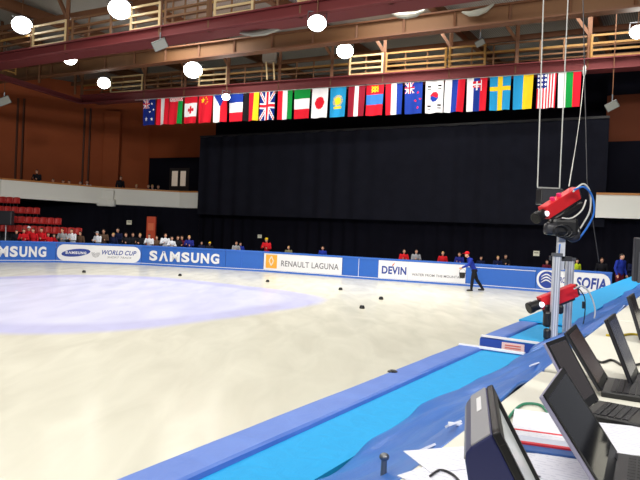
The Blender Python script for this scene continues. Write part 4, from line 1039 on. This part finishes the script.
# ------------------------------------------------------------------ people
def remesh(b, vox, name):
    me = bpy.data.meshes.new(name); me.from_pydata([v for v in b.v], [], b.f)
    o = bpy.data.objects.new(name, me); C.objects.link(o); md = o.modifiers.new('r', 'REMESH'); md.mode = 'VOXEL'; md.voxel_size = vox
    ms = o.modifiers.new('s', 'SMOOTH'); ms.iterations = 3; ms.factor = .5
    dg = bpy.context.evaluated_depsgraph_get(); dg.update()
    out = bpy.data.meshes.new_from_object(o.evaluated_get(dg)); bpy.data.objects.remove(o); out.name = name
    for p in out.polygons: p.use_smooth = True
    return out
def limb(b, pts, rs, n=12):
    b.tube(pts, rs, n)
    for p, r in zip(pts, rs): b.ell(p, (r, r, r), nu=12, nv=8)
def person_meshes(pose):
    """pose: joints in metres, figure 1.75 m, looking to -Y"""
    J = {k: Vector(v) for k, v in pose.items()}
    pel, chest, neck, head = J['pelvis'], J['chest'], J['neck'], J['head']
    d = (neck - pel).normalized(); side = J['side'].normalized(); fw = J['fw'].normalized()
    T3 = Matrix((side, -fw, d)).transposed()
    def torso(b, e):
        b.ell(pel, (.165 + e, .115 + e, .13 + e), T3); b.ell((pel + chest) / 2, (.145 + e, .105 + e, .19 + e), T3)
        b.ell(chest, (.18 + e, .12 + e, .19 + e), T3); b.ell(chest + d * .1, (.20 + e, .095 + e, .10 + e), T3)
    def arms(b, e, tohand=True):
        for s in 'lr':
            sh, el, wr = J['sh' + s], J['el' + s], J['wr' + s]
            limb(b, [sh, (sh + el) / 2, el, (el * .6 + wr * .4), wr], [.058 + e, .05 + e, .042 + e, .04 + e, .030 + e * .8])
    def legs(b, e, top=True):
        for s in 'lr':
            hp_, kn, an = J['hp' + s], J['kn' + s], J['an' + s]
            limb(b, [hp_, (hp_ + kn) / 2, kn, (kn * .7 + an * .3), an], [.092 + e, .08 + e, .058 + e, .058 + e, .040 + e])
    body = MB(); torso(body, 0); arms(body, 0); legs(body, 0)
    limb(body, [chest + d * .12, neck, head - UP * .05], [.07, .055, .055])
    hf = J['hfw'].normalized(); hs = hf.cross(UP).normalized(); H3 = Matrix((hs, -hf, UP)).transposed()
    body.ell(head, (.076, .095, .118), H3); body.ell(head + hf * .03 - UP * .06, (.055, .06, .055), H3)
    body.ell(head + hf * .098 - UP * .012, (.014, .02, .026), H3); body.ell(head + hf * .082 - UP * .06, (.026, .014, .01), H3)
    for s in (-1, 1): body.ell(head + hs * s * .078 - UP * .005, (.012, .022, .032), H3)
    for s in 'lr':
        an = J['an' + s]; ff = J.get('ft' + s, fw).normalized()
        limb(body, [an + UP * -.02, an + ff * .06 - UP * .045, an + ff * .16 - UP * .05], [.04, .036, .026])
        wr, el = J['wr' + s], J['el' + s]; hd = (wr - el).normalized(); palm = wr + hd * .05
        q = hd.cross(side); q = q.normalized() if q.length > .1 else UP
        B3 = Matrix((q.cross(hd).normalized(), q, hd)).transposed(); body.ell(palm, (.018, .042, .055), B3)
    bm_me = remesh(body, .014, 'body')
    # five separate fingers per hand, rooted inside the palm
    fb = MB()
    for s in 'lr':
        wr, el = J['wr' + s], J['el' + s]; hd = (wr - el).normalized(); q = hd.cross(side); q = q.normalized() if q.length > .1 else UP
        x = q.cross(hd).normalized(); inn = x * (1 if s == 'l' else -1)
        for k, (o_, l_) in enumerate(((-.030, .060), (-.010, .075), (.010, .082), (.030, .070))):
            a = wr + hd * .075 + q * o_; fb.tube([a, a + hd * l_ * .5 + inn * .006, a + hd * l_ * .85 + inn * .024, a + hd * l_ + inn * .04], [.0095, .009, .008, .006], 8)
        a = wr + hd * .03 + q * -.03; fb.tube([a, a + hd * .03 - q * .028, a + hd * .058 - q * .034 + inn * .01], [.012, .010, .008], 8)
    bm = bmesh.new(); bm.from_mesh(bm_me); me2 = bpy.data.meshes.new('t'); me2.from_pydata(fb.v, [], fb.f); bm.from_mesh(me2); bm.to_mesh(bm_me); bm.free()
    for p in bm_me.polygons: p.use_smooth = True
    jk = MB(); torso(jk, .018); arms(jk, .016); limb(jk, [chest + d * .12, neck - d * .01], [.10, .068]); jacket = remesh(jk, .016, 'jacket')
    tr = MB(); legs(tr, .014); tr.ell(pel, (.18, .13, .12), T3); trousers = remesh(tr, .016, 'trousers')
    sh_ = MB()
    for s in 'lr':
        an = J['an' + s]; ff = J.get('ft' + s, fw).normalized()
        limb(sh_, [an - ff * .03 - UP * .035, an + ff * .07 - UP * .045, an + ff * .17 - UP * .05], [.048, .046, .036]); 
    shoes = remesh(sh_, .012, 'shoes')
    hb = MB(); hb.ell(head - hf * .016 + UP * .026, (.086, .098, .108), H3, 24, 16)
    hair_v = []; keep = MB()
    for f in hb.f:
        c_ = sum((hb.v[i] for i in f), Vector()) / len(f); r_ = c_ - head
        if r_.z > .045 or (r_.dot(hf) < .0 and r_.z > -.07): keep.f.append(f); keep.mi.append(0)
    keep.v = hb.v; hair = bpy.data.meshes.new('hair'); hair.from_pydata(keep.v, [], keep.f)
    bm = bmesh.new(); bm.from_mesh(hair); bmesh.ops.delete(bm, geom=[v for v in bm.verts if not v.link_faces], context='VERTS'); bm.to_mesh(hair); bm.free()
    for p in hair.polygons: p.use_smooth = True
    cb_ = MB(); cb_.ell(head + UP * .055 - hf * .005, (.094, .106, .085), H3, 20, 12); cb_.box((0, 0, 0), (.13, .12, .012), Matrix.Translation(head + hf * .13 + UP * .045) @ H3.to_4x4(), bev=.004)
    cap = bpy.data.meshes.new('cap'); cap.from_pydata(cb_.v, [], cb_.f)
    for p in cap.polygons: p.use_smooth = True
    ey = MB()
    for s in (-1, 1): ey.ell(head + hf * .086 + hs * s * .03 + UP * .012, (.010, .008, .006), H3, 8, 6)
    eyes = bpy.data.meshes.new('eyes'); eyes.from_pydata(ey.v, [], ey.f)
    return dict(body=bm_me, jacket=jacket, trousers=trousers, shoes=shoes, hair=hair, cap=cap, eyes=eyes)
def pose_stand(lean=0.0, bent=False, wave=False):
    p = dict(side=(1, 0, 0), fw=(0, -1, 0), hfw=(0, -1, 0), pelvis=(0, 0, .95), chest=(0, -.03 - lean, 1.25), neck=(0, -.04 - lean * 1.3, 1.49), head=(0, -.07 - lean * 1.5, 1.63),
             shl=(.20, -.03 - lean, 1.41), shr=(-.20, -.03 - lean, 1.41), ell=(.27, 0 - lean, 1.13), elr=(-.27, 0 - lean, 1.13), wrl=(.27, -.10 - lean, .88), wrr=(-.27, -.10 - lean, .88),
             hpl=(.09, 0, .90), hpr=(-.09, 0, .90), knl=(.11, -.03, .49), knr=(-.11, -.03, .49), anl=(.12, .02, .085), anr=(-.12, .02, .085))
    if bent:
        p['wrl'] = (.14, -.30 - lean, 1.16); p['wrr'] = (-.12, -.32 - lean, 1.20); p['ell'] = (.27, -.10 - lean, 1.14); p['elr'] = (-.27, -.10 - lean, 1.14)
    return p
def pose_sit():
    p = pose_stand(.05)
    for k in p:
        if k in ('side', 'fw', 'hfw'): continue
        x, y, z = p[k]
        if k[:2] not in ('kn', 'an'): p[k] = (x, y, z - .43)
    p['knl'] = (.12, -.42, .50); p['knr'] = (-.12, -.42, .50); p['anl'] = (.12, -.44, .085); p['anr'] = (-.12, -.44, .085)
    p['wrl'] = (.13, -.33, .60); p['wrr'] = (-.13, -.33, .60); p['ell'] = (.26, -.12, .72); p['elr'] = (-.26, -.12, .72)
    return p
pose_skate = dict(side=(0, -1, 0), fw=(-1, 0, 0), hfw=(-1, -.35, 0), pelvis=(.05, 0, .93), chest=(-.10, 0, 1.20), neck=(-.22, 0, 1.42), head=(-.29, -.01, 1.55),
    shl=(-.14, -.20, 1.34), shr=(-.14, .20, 1.34), ell=(-.28, -.26, 1.10), elr=(-.06, .27, 1.08), wrl=(-.50, -.22, 1.00), wrr=(.10, .24, .88),
    hpl=(.05, -.09, .89), hpr=(.05, .09, .89), knl=(-.03, -.10, .50), knr=(.20, .10, .50), anl=(-.06, -.10, .085), anr=(.48, .11, .11), ftl=(-1, 0, 0), ftr=(-1, 0, 0))
PM = dict(stand=person_meshes(pose_stand()), bent=person_meshes(pose_stand(.06, True)), sit=person_meshes(pose_sit()), skate=person_meshes(pose_skate))
M_skin = mat('skin', (214, 160, 132), 0.55)
HAIRS = dict(d=mat('hair_dark', (38, 28, 24)), b=mat('hair_brown', (88, 58, 36)), y=mat('hair_fair', (190, 150, 90)), g=mat('hair_grey', (150, 148, 145)))
JK = dict(red=(205, 30, 40), black=(30, 30, 36), white=(225, 228, 235), grey=(150, 152, 156), blue=(34, 52, 150), royal=(36, 44, 128), navy=(24, 30, 62), yellow=(205, 225, 50), brown=(96, 74, 60), yel=(240, 200, 40), maroon=(96, 26, 44), olive=(120, 118, 90))
def jm(c): return mat('cloth_' + c, JK[c], .8, spec=.15)
def person(kind, Mx, jacket, hair, label, cap=None, trousers='black', group=None):
    t = thing('person', label, 'person', M=Mx, group=group); P_ = PM[kind]
    def kid(n, m, par=t):
        o = bpy.data.objects.new(n, P_[n]); C.objects.link(o); o.parent = par
        if not P_[n].materials: P_[n].materials.append(m)
        o.material_slots[0].link = 'OBJECT'; o.material_slots[0].material = m; return o
    b = kid('body', M_skin); kid('jacket', jm(jacket)); kid('trousers', jm(trousers)); kid('shoes', M_black); kid('eyes', M_black)
    if cap: kid('cap', jm(cap))
    kid('hair', HAIRS[hair])
    return t
def spect(px, pyt, Yoff, jacket, hair, label, cap=None, kind='bent', rot=0.0, trousers='black', fz=.15):
    # interpolate the board distance
    for (x0, _), (x1, _), a, c in zip(BP[:-1], BP[1:], BW[:-1], BW[1:]):
        if x0 <= px <= x1: k = (px - x0) / (x1 - x0); Yb = a.y + (c.y - a.y) * k; break
    else: Yb = BW[-1].y
    Y = Yb + Yoff; p = D(px, pyt, Y); H = p.z - fz; s = H / 1.745
    s = max(.8, min(1.13, s))
    Mx = Matrix.Translation((p.x, p.y, fz)) @ Matrix.Rotation(rot, 4, 'Z') @ Matrix.Diagonal((s, s, s, 1))
    return person(kind, Mx, jacket, hair, label, cap, trousers, 'spectators behind the boards')
SPX = [(17, 230, 1.1, 'black', 'd', 'person in black at the far left behind the big letters'),
 (24, 229, 1.0, 'red', 'b', 'person in red jacket, leftmost of the red team'), (29.5, 226.5, 1.5, 'red', 'b', 'person in red jacket with a white cap', 'white'),
 (34, 228.5, .9, 'red', 'b', 'person in red jacket just right of the white cap'), (43, 228, 1.1, 'red', 'd', 'bareheaded person in red jacket before the third letter'),
 (49, 233, .9, 'red', 'b', 'short person in red crouching left of the grey jacket'), (55, 234, 1.6, 'red', 'b', 'second crouching person in red'),
 (63.5, 228.5, 1.0, 'grey', 'b', 'person in light grey jacket above the rounded panel'), (73.5, 229, 1.0, 'white', 'b', 'person in white and red near the oval emblem'), (81, 231.5, 1.3, 'brown', 'd', 'person in brown right of the white and red jacket'),
 (99, 231.5, .9, 'white', 'g', 'person with grey hair in white above WORLD', 'grey'), (104, 229.5, 1.7, 'brown', 'b', 'person in brown behind the grey-haired one'), (114, 233, 1.0, 'navy', 'y', 'fair-haired person in navy above the panel'),
 (119.5, 224.5, 2.6, 'navy', 'd', 'tall person in navy standing above the others'), (127, 233, 1.0, 'black', 'b', 'person in black left under the white notice'), (133, 233, 1.3, 'black', 'b', 'person in black right under the white notice'),
 (141.5, 233.5, 1.0, 'black', 'y', 'fair-haired person in black at the panel end'), (150, 234, .9, 'white', 'd', 'person in white under the orange stand'), (157, 236, 1.0, 'brown', 'b', 'person in brown right of the orange stand'),
 (165.5, 233.5, 1.1, 'white', 'b', 'person in white beside the brown coat'), (172, 236.5, .9, 'white', 'd', 'short dark-haired person in white'), (178, 236, 1.0, 'black', 'b', 'person in black above the second letter'),
 (183, 236, 1.4, 'maroon', 'b', 'person in maroon above the middle letters'), (190, 235.5, .9, 'royal', 'y', 'fair person in royal blue above the letters'), (202, 241.5, 1.0, 'navy', 'd', 'short person in navy left of the yellow cap'),
 (209.5, 242, .9, 'black', 'd', 'person in black with a yellow cap low behind the board', 'yel'), (236, 241.5, 1.0, 'grey', 'b', 'person in grey above the seam of the plain board'), (241, 242.5, 1.5, 'blue', 'd', 'person in blue beside the grey jacket above the plain board'),
 (267.5, 238, 1.4, 'red', 'b', 'person in red with a yellow cap over the orange emblem', 'yel'), (289, 250, 1.0, 'olive', 'y', 'low fair head over the grey lettering'), (323, 246.5, 1.0, 'blue', 'b', 'person in blue over the right end of the grey lettering'),
 (404, 249.5, 1.0, 'red', 'b', 'person in red above the blue word'), (416, 249.5, 1.0, 'grey', 'd', 'person in grey right of the red jacket above the blue word'), (443, 251.5, 1.0, 'red', 'y', 'fair person in red above the slogan'),
 (460, 252.5, 1.2, 'royal', 'b', 'person in royal blue half hidden by the skater'), (497.5, 256, 1.0, 'navy', 'y', 'person in navy right of the skater'), (481, 257, 1.3, 'navy', 'd', 'dark-clad person just right of the skater'), (505, 254.5, 1.6, 'black', 'd', 'person in black standing beside the navy one')]
for i, a in enumerate(SPX):
    cap = a[6] if len(a) > 6 else None
    spect(a[0], a[1], a[2], a[3], a[4], a[5], cap, 'bent' if i % 3 else 'stand', random.uniform(-.4, .4))
spect(576.5, 259, 1.3, 'yellow', 'd', 'person in a bright yellow safety vest behind the posts', None, 'stand', .2)
spect(546, 264, 1.0, 'maroon', 'b', 'low reddish head left of the left post')
spect(602, 258, 1.2, 'black', 'b', 'person in dark clothes right of the yellow vest', None, 'stand', -.3)
# coach at the board end
p = D(620.5, 255.5, 28.6)
Mx = Matrix.Translation((p.x, p.y, .15)) @ Matrix.Rotation(.5, 4, 'Z') @ Matrix.Diagonal((1.22, 1.15, 1.10, 1))
person('stand', Mx, 'blue', 'd', 'person in royal blue standing at the right board end', None, 'maroon')
p = D(633, 258, 29.5); person('bent', Matrix.Translation((p.x, p.y, .15)), 'navy', 'b', 'person in navy at the right edge behind the blue one')
# skater
p = G(472, 291, 0)
sk = person('skate', Matrix.Translation((p.x, p.y, .0)) @ Matrix.Diagonal((1.1, 1.1, 1.1, 1)), 'blue', 'd', 'person in blue jacket and red helmet striding on the ice with a bucket', 'red')
hx = p + Vector((-.55, -.24, 1.02)) * 1.0
t = thing('bucket', 'small black bucket carried by the striding person', 'bucket', hx - UP * .42)
b = MB(); b.tube([hx - UP * .42, hx - UP * .16], [.12, .15], 20); b.build('pail', M_black, t)
b = MB(); b.tube([hx + Vector((.15 * math.cos(a), 0, -.16 + .17 * math.sin(a))) for a in [PI * k / 12 for k in range(13)]], .008, 6); b.build('handle', M_steel, t)
# balcony people
def by(px):
    for (x0, a), (x1, c) in (((-160, 37.5), (0, 40.6)), ((0, 40.6), (108, 45.3)), ((108, 45.3), (180, 46.3))):
        if x0 <= px <= x1: return a + (c - a) * (px - x0) / (x1 - x0) + 1.0
def bal(px, pyt, Y, jacket, hair, label, kind='stand', rot=0):
    Y = by(px); p = D(px, pyt, Y); H = 1.315 if kind == 'sit' else 1.745; fz = ZB + .15
    s = max(.75, min(1.15, (p.z - fz) / H))
    person(kind, Matrix.Translation((p.x, p.y, fz)) @ Matrix.Rotation(rot, 4, 'Z') @ Matrix.Diagonal((s, s, s, 1)), jacket, hair, label, None, 'black', 'people on the balcony')
bal(38, 170, 41.7, 'black', 'd', 'person in black standing on the balcony left part', 'bent'); bal(120.5, 174, 46.6, 'black', 'd', 'dark standing person beside the brown pilaster on the balcony', 'stand', .8)
for i, (px, py, j, hh) in enumerate(((54, 179, 'grey', 'b'), (64, 180, 'brown', 'd'), (70, 180.5, 'black', 'b'), (81, 182, 'white', 'g'), (88, 180, 'white', 'b'), (137, 184.5, 'brown', 'y'), (149, 184.5, 'maroon', 'b'), (153, 185, 'grey', 'y'), (159, 183.5, 'black', 'b'))):
    bal(px, py, (42.4 if px < 60 else 43.4 if px < 100 else 47), j, hh, 'seated person %s on the balcony' % ('first from the left', 'second from the left', 'third from the left', 'in white fourth from the left', 'in white fifth from the left', 'right of the pilaster', 'near the dark recess edge', 'in grey beside the lit door', 'just left of the lit door')[i], 'sit')
b = MB(); q0 = G0(45, by(45)); q1 = G0(98, by(98))
b.beam((q0.x, q0.y + .15, ZB + .35), (q1.x, q1.y + .15, ZB + .35), .4, .4); tag(b.build('bench', M_dark), 'dark bench behind the balcony rail left of the pilaster', 'bench')
b = MB(); q0 = G0(130, by(130)); q1 = G0(168, by(168))
b.beam((q0.x, q0.y, ZB + .35), (q1.x, q1.y, ZB + .35), .4, .4); tag(b.build('bench', M_dark), 'dark bench behind the balcony rail right of the pilaster', 'bench')

# ------------------------------------------------------------------ lights
def area(loc, size, sy, power, aim=None, spread=180, col=(1, .97, .91)):
    l = bpy.data.lights.new('rink_or_fill_lamp', 'AREA'); l.shape = 'RECTANGLE'; l.size = size; l.size_y = sy; l.energy = power; l.color = col; l.spread = math.radians(spread)
    o = bpy.data.objects.new('rink_or_fill_lamp', l); C.objects.link(o); o.location = loc; o.rotation_euler = (0, 0, -AZ)
    if aim is not None: o.rotation_euler = (Vector(aim) - Vector(loc)).to_track_quat('-Z', 'Y').to_euler()
for s, t_, pw in ((-20, 4, 440), (-20, 14, 570), (-22, 23, 960), (-13, 27, 800), (-11, 2, 340), (-11, 12, 540), (-11, 21, 850), (-4, 20, 650), (-4, 28, 600)):
    area(TS(t_, s, 12.6), 4, 4, pw, spread=150)
area(TS(3, -1.0, 9), 3, 4, 140, spread=150)
# frontal fill added behind the camera to brighten balcony, boards and flags
area((-6, -6, 11), 5, 1.5, 1500, (-8, 34, 1.5), 120)
area((5, -6, 11), 5, 1.5, 900, (8, 34, 1.5), 120)
w = bpy.data.worlds.new('world'); bpy.context.scene.world = w; w.use_nodes = True
w.node_tree.nodes['Background'].inputs[0].default_value = (.82, .84, .9, 1); w.node_tree.nodes['Background'].inputs[1].default_value = 0.22
sc = bpy.context.scene
sc.view_settings.view_transform = 'Standard'; sc.view_settings.look = 'None'; sc.view_settings.exposure = 0.0
sc.cycles.max_bounces = 6; sc.cycles.use_denoising = True
